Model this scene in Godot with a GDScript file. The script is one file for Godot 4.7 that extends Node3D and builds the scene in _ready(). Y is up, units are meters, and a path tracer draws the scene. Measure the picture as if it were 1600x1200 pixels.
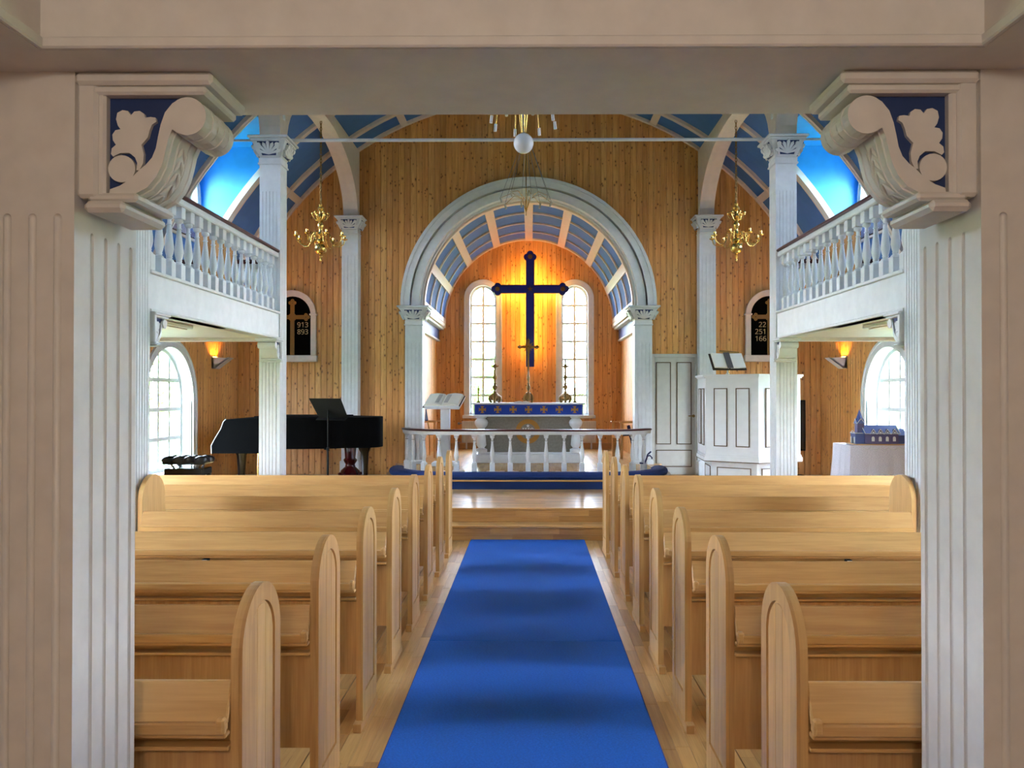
extends Node3D
# A wooden village church seen from under its west gallery. x = right of the aisle, y = up, distances "d" run away from the lens along -z.

const CAMX := 0.035
const EYE := 1.7
const FOCAL := 1250.0
const WALL := 4.93      # side walls
const ARC := 2.835      # nave side of the arcade
const ENDW := 13.5      # end wall with the chancel arch
const APSE := 17.0
const POD := 0.335      # podium
const SAN := 0.53       # sanctuary floor
const VR := 5.18        # vault radius
const VC := 1.53        # vault centre height
const COL1 := 5.77
const COL2 := 9.14
const COLW := 0.24

var M := {}
var taken := {}
var rng := RandomNumberGenerator.new()

# ---------------------------------------------------------------- nodes
func numbered(called: String) -> String:
	if not taken.has(called):
		taken[called] = 0
		return called
	taken[called] += 1
	return "%s_%03d" % [called, taken[called]]

func tag(o: Node, label: String, category: String, group := "") -> void:
	o.set_meta("label", label)
	o.set_meta("category", category)
	if group != "":
		o.set_meta("group", group)

func thing(called: String, label: String, category: String, at := Vector3.ZERO, turn := 0.0, group := "") -> Node3D:
	var o := Node3D.new()
	o.name = numbered(called)
	add_child(o)
	o.position = at
	o.rotation.y = turn
	tag(o, label, category, group)
	return o

func setting(called: String, label: String, category: String, at := Vector3.ZERO) -> Node3D:
	var o := Node3D.new()
	o.name = called
	add_child(o)
	o.position = at
	o.set_meta("label", label)
	o.set_meta("category", category)
	o.set_meta("kind", "structure")
	return o

func obj(called: String, st: SurfaceTool, m: Material, parent: Node) -> MeshInstance3D:
	var o := MeshInstance3D.new()
	o.name = called
	o.mesh = st.commit()
	o.material_override = m
	parent.add_child(o, true)
	return o

func share(called: String, mesh: Mesh, m: Material, parent: Node, at := Vector3.ZERO, turn := 0.0) -> MeshInstance3D:
	var o := MeshInstance3D.new()
	o.name = called
	o.mesh = mesh
	o.material_override = m
	o.position = at
	o.rotation.y = turn
	parent.add_child(o, true)
	return o

# ---------------------------------------------------------------- mesh building
func mb() -> SurfaceTool:
	var st := SurfaceTool.new()
	st.begin(Mesh.PRIMITIVE_TRIANGLES)
	return st

func tri(st: SurfaceTool, a: Vector3, b: Vector3, c: Vector3) -> void:
	var n := (b - a).cross(c - a)
	if n.length_squared() < 1e-16:
		return
	n = n.normalized()
	st.set_normal(n); st.add_vertex(a)
	st.set_normal(n); st.add_vertex(c)
	st.set_normal(n); st.add_vertex(b)

func quad(st: SurfaceTool, a: Vector3, b: Vector3, c: Vector3, d: Vector3) -> void:
	tri(st, a, b, c)
	tri(st, a, c, d)

func stri(st: SurfaceTool, a: Vector3, na: Vector3, b: Vector3, nb: Vector3, c: Vector3, nc: Vector3) -> void:
	if (b - a).cross(c - a).length_squared() < 1e-18:
		return
	st.set_normal(na); st.add_vertex(a)
	st.set_normal(nc); st.add_vertex(c)
	st.set_normal(nb); st.add_vertex(b)

func box(st: SurfaceTool, c: Vector3, s: Vector3, ch := 0.0, xf := Transform3D.IDENTITY) -> void:
	var h := s / 2.0
	if ch <= 0.0:
		var p := []
		for i in 8:
			p.append(xf * (c + Vector3(h.x * (1 if i & 1 else -1), h.y * (1 if i & 2 else -1), h.z * (1 if i & 4 else -1))))
		quad(st, p[4], p[5], p[7], p[6]); quad(st, p[1], p[0], p[2], p[3])
		quad(st, p[5], p[1], p[3], p[7]); quad(st, p[0], p[4], p[6], p[2])
		quad(st, p[6], p[7], p[3], p[2]); quad(st, p[0], p[1], p[5], p[4])
		return
	ch = minf(ch, minf(h.x, minf(h.y, h.z)) * 0.9)
	var f := func(ax: int, sg: Vector3) -> Vector3:
		var v := Vector3(h.x - ch, h.y - ch, h.z - ch)
		v[ax] = h[ax]
		return xf * (c + v * sg)
	for ax in 3:
		var u := (ax + 1) % 3
		var w := (ax + 2) % 3
		for s1 in [-1.0, 1.0]:
			var q := []
			for k in [[-1, -1], [1, -1], [1, 1], [-1, 1]]:
				var sg := Vector3.ONE
				sg[ax] = s1; sg[u] = k[0]; sg[w] = k[1]
				q.append(f.call(ax, sg))
			if s1 > 0: quad(st, q[0], q[1], q[2], q[3])
			else: quad(st, q[3], q[2], q[1], q[0])
		for s1 in [-1.0, 1.0]:
			for s2 in [-1.0, 1.0]:
				var a := Vector3.ONE; a[u] = s1; a[w] = s2; a[ax] = -1
				var b := a; b[ax] = 1
				var q := [f.call(u, a), f.call(u, b), f.call(w, b), f.call(w, a)]
				if s1 * s2 > 0: quad(st, q[3], q[2], q[1], q[0])
				else: quad(st, q[0], q[1], q[2], q[3])
	for i in 8:
		var sg := Vector3(1 if i & 1 else -1, 1 if i & 2 else -1, 1 if i & 4 else -1)
		var q := [f.call(0, sg), f.call(1, sg), f.call(2, sg)]
		if sg.x * sg.y * sg.z > 0: tri(st, q[0], q[1], q[2])
		else: tri(st, q[2], q[1], q[0])

func bx(called: String, c: Vector3, s: Vector3, m: Material, parent: Node, ch := 0.0) -> MeshInstance3D:
	var st := mb()
	box(st, c, s, ch)
	return obj(called, st, m, parent)

# polygon in xy of xf, extruded from z=0 to z=depth; the front edge (z=depth) bevelled by ch towards the inside
func prism(st: SurfaceTool, poly: PackedVector2Array, depth: float, xf := Transform3D.IDENTITY, ch := 0.0) -> void:
	var p := poly
	if Geometry2D.is_polygon_clockwise(p):
		p = p.duplicate()
		p.reverse()
	var inner := p
	if ch > 0.0:
		var r := Geometry2D.offset_polygon(p, -ch, Geometry2D.JOIN_MITER)
		if r.size() > 0 and r[0].size() == p.size():
			var best := 0
			for i in r[0].size():
				if r[0][i].distance_squared_to(p[0]) < r[0][best].distance_squared_to(p[0]):
					best = i
			inner = PackedVector2Array()
			for i in r[0].size():
				inner.append(r[0][(best + i) % r[0].size()])
		else:
			ch = 0.0
	var n := p.size()
	var f := func(q: PackedVector2Array, i: int, z: float) -> Vector3:
		return xf * Vector3(q[i % n].x, q[i % n].y, z)
	for i in n:
		quad(st, f.call(p, i, 0.0), f.call(p, i + 1, 0.0), f.call(p, i + 1, depth - ch), f.call(p, i, depth - ch))
		if ch > 0.0:
			quad(st, f.call(p, i, depth - ch), f.call(p, i + 1, depth - ch), f.call(inner, i + 1, depth), f.call(inner, i, depth))
	var t := Geometry2D.triangulate_polygon(p)
	for k in range(0, t.size(), 3):
		tri(st, f.call(p, t[k], 0.0), f.call(p, t[k + 2], 0.0), f.call(p, t[k + 1], 0.0))
	t = Geometry2D.triangulate_polygon(inner)
	for k in range(0, t.size(), 3):
		tri(st, f.call(inner, t[k], depth), f.call(inner, t[k + 1], depth), f.call(inner, t[k + 2], depth))

# a flat band between two open outlines with as many points each
func band(st: SurfaceTool, a: PackedVector2Array, b: PackedVector2Array, z0: float, z1: float, xf := Transform3D.IDENTITY, closed := false) -> void:
	var n := a.size()
	for i in (n if closed else n - 1):
		var j := (i + 1) % n
		var v := func(q: Vector2, z: float) -> Vector3: return xf * Vector3(q.x, q.y, z)
		quad(st, v.call(a[i], z1), v.call(a[j], z1), v.call(b[j], z1), v.call(b[i], z1))
		quad(st, v.call(a[j], z0), v.call(a[i], z0), v.call(b[i], z0), v.call(b[j], z0))
		quad(st, v.call(a[i], z0), v.call(a[j], z0), v.call(a[j], z1), v.call(a[i], z1))
		quad(st, v.call(b[j], z0), v.call(b[i], z0), v.call(b[i], z1), v.call(b[j], z1))
	if not closed:
		for i in [0, n - 1]:
			var q := [xf * Vector3(a[i].x, a[i].y, z0), xf * Vector3(b[i].x, b[i].y, z0), xf * Vector3(b[i].x, b[i].y, z1), xf * Vector3(a[i].x, a[i].y, z1)]
			quad(st, q[0], q[1], q[2], q[3])

# profile: [radius, height]; smooth round, creased along the profile where it turns sharply
func lathe(st: SurfaceTool, prof: Array, n := 12, xf := Transform3D.IDENTITY, squash := 1.0) -> void:
	var m := prof.size()
	var dirs := []
	for i in m - 1:
		var d := Vector2(prof[i + 1][0] - prof[i][0], prof[i + 1][1] - prof[i][1])
		dirs.append(Vector2(d.y, -d.x).normalized())
	for i in m - 1:
		var n0: Vector2 = dirs[i]
		var n1: Vector2 = dirs[i]
		if i > 0 and dirs[i - 1].dot(dirs[i]) > 0.6: n0 = (dirs[i] + dirs[i - 1]).normalized()
		if i < m - 2 and dirs[i + 1].dot(dirs[i]) > 0.6: n1 = (dirs[i] + dirs[i + 1]).normalized()
		for k in n:
			var a0 := TAU * k / n
			var a1 := TAU * (k + 1) / n
			var e0 := Vector3(cos(a0), 0, -sin(a0) * squash)
			var e1 := Vector3(cos(a1), 0, -sin(a1) * squash)
			var p00: Vector3 = e0 * prof[i][0] + Vector3(0, prof[i][1], 0)
			var p10: Vector3 = e1 * prof[i][0] + Vector3(0, prof[i][1], 0)
			var p01: Vector3 = e0 * prof[i + 1][0] + Vector3(0, prof[i + 1][1], 0)
			var p11: Vector3 = e1 * prof[i + 1][0] + Vector3(0, prof[i + 1][1], 0)
			var b := xf.basis
			var q00 := (b * (e0 * n0.x + Vector3(0, n0.y, 0))).normalized()
			var q10 := (b * (e1 * n0.x + Vector3(0, n0.y, 0))).normalized()
			var q01 := (b * (e0 * n1.x + Vector3(0, n1.y, 0))).normalized()
			var q11 := (b * (e1 * n1.x + Vector3(0, n1.y, 0))).normalized()
			stri(st, xf * p00, q00, xf * p10, q10, xf * p11, q11)
			stri(st, xf * p00, q00, xf * p11, q11, xf * p01, q01)

func tube(st: SurfaceTool, pts: Array, r, n := 8) -> void:
	var m := pts.size()
	var rings := []
	var side := Vector3.ZERO
	for i in m:
		var d: Vector3 = (pts[mini(i + 1, m - 1)] - pts[maxi(i - 1, 0)]).normalized()
		if side == Vector3.ZERO or absf(side.dot(d)) > 0.98:
			side = d.cross(Vector3.UP if absf(d.y) < 0.9 else Vector3.RIGHT)
		side = (side - d * side.dot(d)).normalized()
		var up := d.cross(side)
		var rr: float = r[i] if r is Array else r
		var ring := []
		for k in n:
			var a := TAU * k / n
			var e := side * cos(a) + up * sin(a)
			ring.append([pts[i] + e * rr, e])
		rings.append(ring)
	for i in m - 1:
		for k in n:
			var j := (k + 1) % n
			var a: Array = rings[i][k]
			var b: Array = rings[i][j]
			var c: Array = rings[i + 1][j]
			var d: Array = rings[i + 1][k]
			stri(st, a[0], a[1], b[0], b[1], c[0], c[1])
			stri(st, a[0], a[1], c[0], c[1], d[0], d[1])
	for e in [0, m - 1]:
		for k in range(1, n - 1):
			if e == 0: tri(st, rings[e][0][0], rings[e][k + 1][0], rings[e][k][0])
			else: tri(st, rings[e][0][0], rings[e][k][0], rings[e][k + 1][0])

func ball(st: SurfaceTool, c: Vector3, r: float, n := 12, sq := Vector3.ONE) -> void:
	var prof := []
	for i in n + 1:
		var a := -PI / 2 + PI * i / n
		prof.append([maxf(cos(a), 0.0) * r, sin(a) * r])
	lathe(st, prof, n + 4, Transform3D(Basis.from_scale(sq), c))

# a section (x outward, y up) swept along a path of points on a level plane
func sweep(st: SurfaceTool, path: Array, sec: Array, smooth := false) -> void:
	var m := path.size()
	var rings := []
	for i in m:
		var d: Vector3 = (path[mini(i + 1, m - 1)] - path[maxi(i - 1, 0)]).normalized()
		var out := d.cross(Vector3.UP).normalized()
		var ring := []
		for s in sec:
			ring.append(path[i] + out * s[0] + Vector3(0, s[1], 0))
		rings.append(ring)
	var n := sec.size()
	for i in m - 1:
		for k in n:
			var j := (k + 1) % n
			quad(st, rings[i][k], rings[i + 1][k], rings[i + 1][j], rings[i][j])
	for e in [0, m - 1]:
		for k in range(1, n - 1):
			if e == 0: tri(st, rings[e][0], rings[e][k], rings[e][k + 1])
			else: tri(st, rings[e][0], rings[e][k + 1], rings[e][k])

# from distance d along the view axis, height y
func V(x: float, y: float, d: float) -> Vector3:
	return Vector3(x, y, -d)

func px(u: float, d: float) -> float:   # picture column at a given distance -> x
	return (u - 829.0) * d / FOCAL + CAMX

func py(v: float, d: float) -> float:   # picture row at a given distance -> height
	return EYE - (v - 615.0) * d / FOCAL

func arc(c: Vector2, r: float, a0: float, a1: float, n: int) -> PackedVector2Array:
	var out := PackedVector2Array()
	for i in n + 1:
		var a := deg_to_rad(lerpf(a0, a1, float(i) / n))
		out.append(c + Vector2(cos(a), sin(a)) * r)
	return out

# basis for work on walls: local x along the wall, y up, z out of the wall into the room
func face(at: Vector3, turn: float) -> Transform3D:
	return Transform3D(Basis(Vector3.UP, turn), at)

# ---------------------------------------------------------------- materials
func paint(c: Color, rough := 0.5, metal := 0.0, tex: Texture2D = null, sc := Vector3.ONE) -> StandardMaterial3D:
	var m := StandardMaterial3D.new()
	m.albedo_color = c
	m.roughness = rough
	m.metallic = metal
	if tex:
		m.albedo_texture = tex
		m.uv1_triplanar = true
		m.uv1_world_triplanar = true
		m.uv1_scale = sc
	return m

func wood_image(w: int, h: int, metres: Vector2, base: Color, dark: Color, sd: int, knots: int, fine: float) -> Image:
	var n1 := FastNoiseLite.new(); n1.seed = sd; n1.frequency = 1.0; n1.fractal_octaves = 3
	var n2 := FastNoiseLite.new(); n2.seed = sd + 7; n2.frequency = 1.0; n2.fractal_octaves = 2
	var img := Image.create(w, h, false, Image.FORMAT_RGB8)
	var r := RandomNumberGenerator.new(); r.seed = sd
	var spots := []
	for k in knots:
		spots.append(Vector3(r.randf() * metres.x, r.randf() * metres.y, r.randf_range(0.004, 0.012)))
	for y in h:
		var t := float(y) / h
		var my := t * metres.y
		for x in w:
			var mx := float(x) / w * metres.x
			var a := lerpf(n1.get_noise_2d(mx * fine, my * 1.3), n1.get_noise_2d(mx * fine, (my - metres.y) * 1.3), t)
			var b := lerpf(n2.get_noise_2d(mx * fine * 5.0, my * 4.0), n2.get_noise_2d(mx * fine * 5.0, (my - metres.y) * 4.0), t)
			img.set_pixel(x, y, base.lerp(dark, clampf(0.32 + a * 0.55 + b * 0.3, 0.0, 1.0)))
	for s in spots:
		var cx := int(s.x / metres.x * w)
		var cy := int(s.y / metres.y * h)
		var rr: float = s.z
		for dy in range(-16, 17):
			for dx in range(-10, 11):
				var q := Vector2(dx * metres.x / w / rr, dy * metres.y / h / (rr * 1.5)).length()
				if q < 2.2:
					var xx := posmod(cx + dx, w)
					var yy := posmod(cy + dy, h)
					var c := img.get_pixel(xx, yy)
					img.set_pixel(xx, yy, c.lerp(Color(0.27, 0.12, 0.04), clampf(1.25 - q, 0.0, 0.9)) if q < 1.25 else c.lerp(dark, clampf(2.2 - q, 0.0, 0.6)))
	img.generate_mipmaps()
	return img

func turned(img: Image) -> Image:
	var o: Image = img.duplicate()
	o.clear_mipmaps()
	o.rotate_90(CLOCKWISE)
	o.generate_mipmaps()
	return o

func noise_tex(freq: float, lo: Color, hi: Color, sd: int, size := 256, normal := false) -> NoiseTexture2D:
	var n := FastNoiseLite.new()
	n.seed = sd
	n.frequency = freq
	n.fractal_octaves = 4
	var t := NoiseTexture2D.new()
	t.width = size; t.height = size
	t.seamless = true
	t.noise = n
	if normal:
		t.as_normal_map = true
		t.bump_strength = 6.0
	else:
		var g := Gradient.new()
		g.set_color(0, lo); g.set_color(1, hi)
		t.color_ramp = g
	return t

func wood_set(key: String, tex: Texture2D, sc: Vector3, tints: Array, rough: float) -> void:
	var set := []
	for i in tints.size():
		var m := paint(tints[i], rough, 0.0, tex, sc)
		m.uv1_offset = Vector3(0.37 * i, 0.61 * i, 0.23 * i)
		set.append(m)
	M[key] = set

func materials() -> void:
	var pine := ImageTexture.create_from_image(wood_image(384, 768, Vector2(1.6, 3.2), Color(0.90, 0.69, 0.42), Color(0.73, 0.50, 0.25), 3, 230, 24.0))
	var oak_img := wood_image(384, 768, Vector2(0.8, 2.4), Color(0.87, 0.70, 0.45), Color(0.74, 0.55, 0.32), 11, 0, 22.0)
	var oak := ImageTexture.create_from_image(oak_img)
	var oak_u := ImageTexture.create_from_image(turned(oak_img))
	wood_set("pine", pine, Vector3(1 / 1.6, 1 / 3.2, 1 / 1.6), [Color(1, 0.97, 0.92), Color(0.96, 0.91, 0.86), Color(1, 0.99, 0.97), Color(0.92, 0.87, 0.80), Color(0.98, 0.93, 0.86)], 0.45)
	wood_set("oak_up", oak, Vector3(1 / 0.8, 1 / 2.4, 1 / 0.8), [Color(1, 1, 1), Color(0.93, 0.90, 0.88), Color(1, 0.97, 0.93), Color(0.97, 0.97, 0.94)], 0.38)
	wood_set("oak_x", oak_u, Vector3(1 / 2.4, 1 / 0.8, 1 / 0.8), [Color(1, 1, 1), Color(0.96, 0.94, 0.92), Color(1, 0.98, 0.95)], 0.35)
	wood_set("oak_floor", oak, Vector3(1 / 0.8, 1 / 2.4, 1 / 2.4), [Color(1, 0.97, 0.93), Color(0.90, 0.85, 0.79), Color(0.97, 0.94, 0.90), Color(0.84, 0.78, 0.71), Color(1, 1, 0.98)], 0.28)
	wood_set("oak_floor_x", oak_u, Vector3(1 / 2.4, 1 / 0.8, 1 / 0.8), [Color(1, 0.97, 0.93), Color(0.92, 0.87, 0.81), Color(0.97, 0.94, 0.90), Color(0.86, 0.80, 0.73)], 0.28)
	var soft := noise_tex(0.02, Color(0.95, 0.95, 0.95), Color(1, 1, 1), 5)
	M.white = paint(Color(0.86, 0.87, 0.87), 0.42, 0.0, soft, Vector3.ONE * 1.3)
	M.cream = paint(Color(0.86, 0.82, 0.77), 0.5, 0.0, soft, Vector3.ONE * 1.3)
	M.ivory = paint(Color(0.85, 0.83, 0.80), 0.5, 0.0, soft, Vector3.ONE * 1.7)
	M.rib = paint(Color(0.87, 0.80, 0.74), 0.5, 0.0, soft, Vector3.ONE * 1.7)
	M.vault = paint(Color(0.27, 0.45, 0.70), 0.8, 0.0, noise_tex(0.015, Color(0.92, 0.92, 0.92), Color(1, 1, 1), 8), Vector3.ONE * 0.9)
	M.apse_blue = paint(Color(0.31, 0.47, 0.74), 0.85, 0.0, soft, Vector3.ONE)
	M.sky_paint = paint(Color(0.16, 0.60, 0.92), 0.5, 0.0, soft, Vector3.ONE)
	M.deep_blue = paint(Color(0.10, 0.20, 0.40), 0.5, 0.0, soft, Vector3.ONE * 2.0)
	M.frieze = paint(Color(0.26, 0.30, 0.50), 0.5)
	M.dark_line = paint(Color(0.17, 0.14, 0.12), 0.6)
	M.red_wood = paint(Color(0.30, 0.09, 0.09), 0.3, 0.0, noise_tex(0.03, Color(0.8, 0.8, 0.8), Color(1, 1, 1), 21), Vector3(6, 6, 1))
	M.brass = paint(Color(0.86, 0.70, 0.38), 0.2, 0.9)
	M.old_brass = paint(Color(0.54, 0.41, 0.21), 0.36, 0.6)
	M.gold = paint(Color(0.62, 0.44, 0.16), 0.45, 0.3)
	M.black = paint(Color(0.025, 0.025, 0.028), 0.6)
	M.black_cloth = paint(Color(0.035, 0.036, 0.042), 0.75, 0.0, noise_tex(0.05, Color(0.7, 0.7, 0.7), Color(1, 1, 1), 33), Vector3.ONE * 4.0)
	M.black_cloth.metallic_specular = 0.15
	M.gloss_black = paint(Color(0.02, 0.02, 0.022), 0.15)
	M.leather = paint(Color(0.03, 0.035, 0.045), 0.28)
	M.board_black = paint(Color(0.015, 0.014, 0.013), 0.6)
	M.board_black.metallic_specular = 0.12
	M.black.metallic_specular = 0.25
	M.cross_gold = paint(Color(0.50, 0.36, 0.14), 0.5, 0.2)
	M.numeral = paint(Color(0.72, 0.62, 0.47), 0.6)
	M.altar_blue = paint(Color(0.03, 0.22, 0.62), 0.8, 0.0, noise_tex(0.09, Color(0.8, 0.8, 0.8), Color(1, 1, 1), 40), Vector3.ONE * 5.0)
	M.cross_blue = paint(Color(0.06, 0.13, 0.48), 0.45)
	M.seat_blue = paint(Color(0.11, 0.14, 0.24), 0.85)
	M.carpet = paint(Color(0.02, 0.43, 0.86), 0.95, 0.0, noise_tex(0.05, Color(0.80, 0.82, 0.84), Color(1, 1, 1), 50, 512), Vector3.ONE * 2.6)
	M.carpet.normal_enabled = true
	M.carpet.normal_texture = noise_tex(0.12, Color.BLACK, Color.WHITE, 51, 512, true)
	M.carpet.normal_scale = 0.5
	M.kneel = paint(Color(0.05, 0.19, 0.44), 0.9, 0.0, noise_tex(0.06, Color(0.75, 0.75, 0.75), Color(1, 1, 1), 52), Vector3.ONE * 4.0)
	M.stone_grey = paint(Color(0.50, 0.48, 0.43), 0.6, 0.0, noise_tex(0.04, Color(0.86, 0.86, 0.86), Color(1, 1, 1), 60), Vector3.ONE * 2.0)
	M.pale_grey = paint(Color(0.68, 0.68, 0.66), 0.5)
	M.panel_line = paint(Color(0.36, 0.28, 0.17), 0.5)
	M.door_white = paint(Color(0.80, 0.79, 0.75), 0.45, 0.0, soft, Vector3.ONE)
	M.paper = paint(Color(0.88, 0.86, 0.80), 0.8)
	M.print_grey = paint(Color(0.52, 0.51, 0.50), 0.8)
	M.book_brown = paint(Color(0.20, 0.15, 0.11), 0.6)
	M.radiator = paint(Color(0.82, 0.80, 0.77), 0.4)
	M.steel = paint(Color(0.55, 0.55, 0.56), 0.3, 0.8)
	M.maroon = paint(Color(0.24, 0.03, 0.04), 0.25)
	M.lace = paint(Color(0.88, 0.87, 0.90), 0.85, 0.0, noise_tex(0.06, Color(0.80, 0.80, 0.84), Color(1, 1, 1), 70), Vector3.ONE * 4.0)
	M.model_blue = paint(Color(0.20, 0.26, 0.50), 0.5)
	M.model_roof = paint(Color(0.26, 0.36, 0.66), 0.4)
	M.model_wall = paint(Color(0.30, 0.28, 0.46), 0.55)
	M.candle = paint(Color(0.90, 0.88, 0.82), 0.5)
	M.ribbon = paint(Color(0.02, 0.06, 0.30), 0.7)
	M.globe = paint(Color(0.80, 0.81, 0.82), 0.15)
	M.grass = paint(Color(0.40, 0.52, 0.24), 0.95, 0.0, noise_tex(0.03, Color(0.7, 0.75, 0.6), Color(1, 1, 1), 80), Vector3.ONE * 0.3)
	M.leaf = paint(Color(0.36, 0.52, 0.22), 0.7)
	M.leaf.backlight_enabled = true
	M.leaf.backlight = Color(0.5, 0.7, 0.25)
	M.bark = paint(Color(0.30, 0.24, 0.18), 0.9)
	M.screen = paint(Color(0.03, 0.04, 0.06), 0.08)
	var g := StandardMaterial3D.new()
	g.transparency = BaseMaterial3D.TRANSPARENCY_ALPHA
	g.albedo_color = Color(0.93, 0.97, 0.97, 0.06)
	g.roughness = 0.02
	M.glass = g
	M.bulb_warm = glow(Color(1.0, 0.72, 0.36), 3.0)

func glow(c: Color, e: float) -> StandardMaterial3D:
	var m := paint(c, 0.5)
	m.emission_enabled = true
	m.emission = c
	m.emission_energy_multiplier = e
	return m

func pick(key: String) -> Material:
	return M[key][rng.randi() % M[key].size()]

# ---------------------------------------------------------------- walls of boards
# holes: {c, w (half width), y0, y1 (springing), r (rise of the arch, 0 = square)}
func hole_top(h: Dictionary, u: float) -> float:
	var t := clampf((u - h.c) / h.w, -1.0, 1.0)
	return h.y1 + h.r * sqrt(maxf(1.0 - t * t, 0.0))

func wall_spans(u: float, floor_y: float, top: Callable, holes: Array) -> Array:
	var out := [[floor_y, top.call(u)]]
	for h in holes:
		if absf(u - h.c) < h.w:
			var nw := []
			var ht := hole_top(h, u)
			for s in out:
				if h.y0 > s[0]: nw.append([s[0], minf(h.y0, s[1])])
				if ht < s[1]: nw.append([maxf(ht, s[0]), s[1]])
			out = nw
	return out

func wall_cells(u0: float, u1: float, step: float, holes: Array, fine := false) -> Array:
	var cuts := []
	var u := u0
	while u < u1 - 1e-4:
		cuts.append(u)
		u += step
	cuts.append(u1)
	for h in holes:
		for e in ([h.c - h.w, h.c + h.w] if step > 0.09 and not fine or h.r == 0.0 else Array(range(17)).map(func(k: int) -> float: return h.c - h.w * cos(PI * k / 16.0))):
			if e > u0 + 0.001 and e < u1 - 0.001:
				cuts.append(e)
	cuts.sort()
	return cuts

# boards standing on a wall; local x along the wall, z out into the room
func boards(parent: Node, xf: Transform3D, u0: float, u1: float, step: float, floor_y: float, top: Callable, holes: Array) -> void:
	var cuts := wall_cells(u0, u1, step, holes)
	for i in cuts.size() - 1:
		var a: float = cuts[i]
		var b: float = cuts[i + 1]
		if b - a < 0.004:
			continue
		var mid := (a + b) / 2
		var sm := wall_spans(mid, floor_y, top, holes)
		var sa := wall_spans(a + 0.0005, floor_y, top, holes)
		var sb := wall_spans(b - 0.0005, floor_y, top, holes)
		for k in sm.size():
			var la: float = sa[k][0] if sa.size() == sm.size() else sm[k][0]
			var ha: float = sa[k][1] if sa.size() == sm.size() else sm[k][1]
			var lb: float = sb[k][0] if sb.size() == sm.size() else sm[k][0]
			var hb: float = sb[k][1] if sb.size() == sm.size() else sm[k][1]
			if maxf(ha - la, hb - lb) < 0.01:
				continue
			var st := mb()
			var g := 0.0018
			var c := 0.006
			var t := 0.018
			var lows := []
			var highs := []
			var nn := 5
			for j in nn + 1:
				var sj := wall_spans(lerpf(a + 0.0005, b - 0.0005, float(j) / nn), floor_y, top, holes)
				var same := sj.size() == sm.size()
				lows.append(sj[k][0] if same else sm[k][0])
				highs.append(sj[k][1] if same else sm[k][1])
			var q := func(u: float, low: bool, z: float) -> Vector3:
				var f := clampf((u - a) / (b - a), 0.0, 1.0) * nn
				var i0 := mini(int(f), nn - 1)
				var arr: Array = lows if low else highs
				return xf * Vector3(u, lerpf(arr[i0], arr[i0 + 1], f - i0), z)
			var prof := [[a + g, 0.002], [a + g, t - c], [a + g + c * 0.8, t]]
			if b - a > 0.03 and (absf(highs[0] - highs[nn]) > 0.02 or absf(lows[0] - lows[nn]) > 0.02):
				for j in range(1, nn):
					prof.append([lerpf(a, b, float(j) / nn), t])
			prof.append_array([[b - g - c * 0.8, t], [b - g, t - c], [b - g, 0.002]])
			for j in prof.size() - 1:
				var p: Array = prof[j]
				var r: Array = prof[j + 1]
				quad(st, q.call(p[0], true, p[1]), q.call(r[0], true, r[1]), q.call(r[0], false, r[1]), q.call(p[0], false, p[1]))
				if p[1] == t and r[1] == t:
					quad(st, q.call(p[0], false, t), q.call(r[0], false, t), q.call(r[0], false, 0.002), q.call(p[0], false, 0.002))
			obj("plank", st, pick("pine"), parent)

func backing(st: SurfaceTool, xf: Transform3D, u0: float, u1: float, step: float, floor_y: float, top: Callable, holes: Array, thick: float) -> void:
	var cuts := wall_cells(u0, u1, step, holes, true)
	for i in cuts.size() - 1:
		var a: float = cuts[i]
		var b: float = cuts[i + 1]
		if b - a < 0.002:
			continue
		var sm := wall_spans((a + b) / 2, floor_y, top, holes)
		var sa := wall_spans(a + 0.0005, floor_y, top, holes)
		var sb := wall_spans(b - 0.0005, floor_y, top, holes)
		for k in sm.size():
			var same := sa.size() == sm.size() and sb.size() == sm.size()
			var la: float = sa[k][0] if same else sm[k][0]
			var ha: float = sa[k][1] if same else sm[k][1]
			var lb: float = sb[k][0] if same else sm[k][0]
			var hb: float = sb[k][1] if same else sm[k][1]
			prism(st, PackedVector2Array([Vector2(a, la), Vector2(b, lb), Vector2(b, hb), Vector2(a, ha)]), thick, xf * Transform3D(Basis.IDENTITY, Vector3(0, 0, -thick)))

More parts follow.
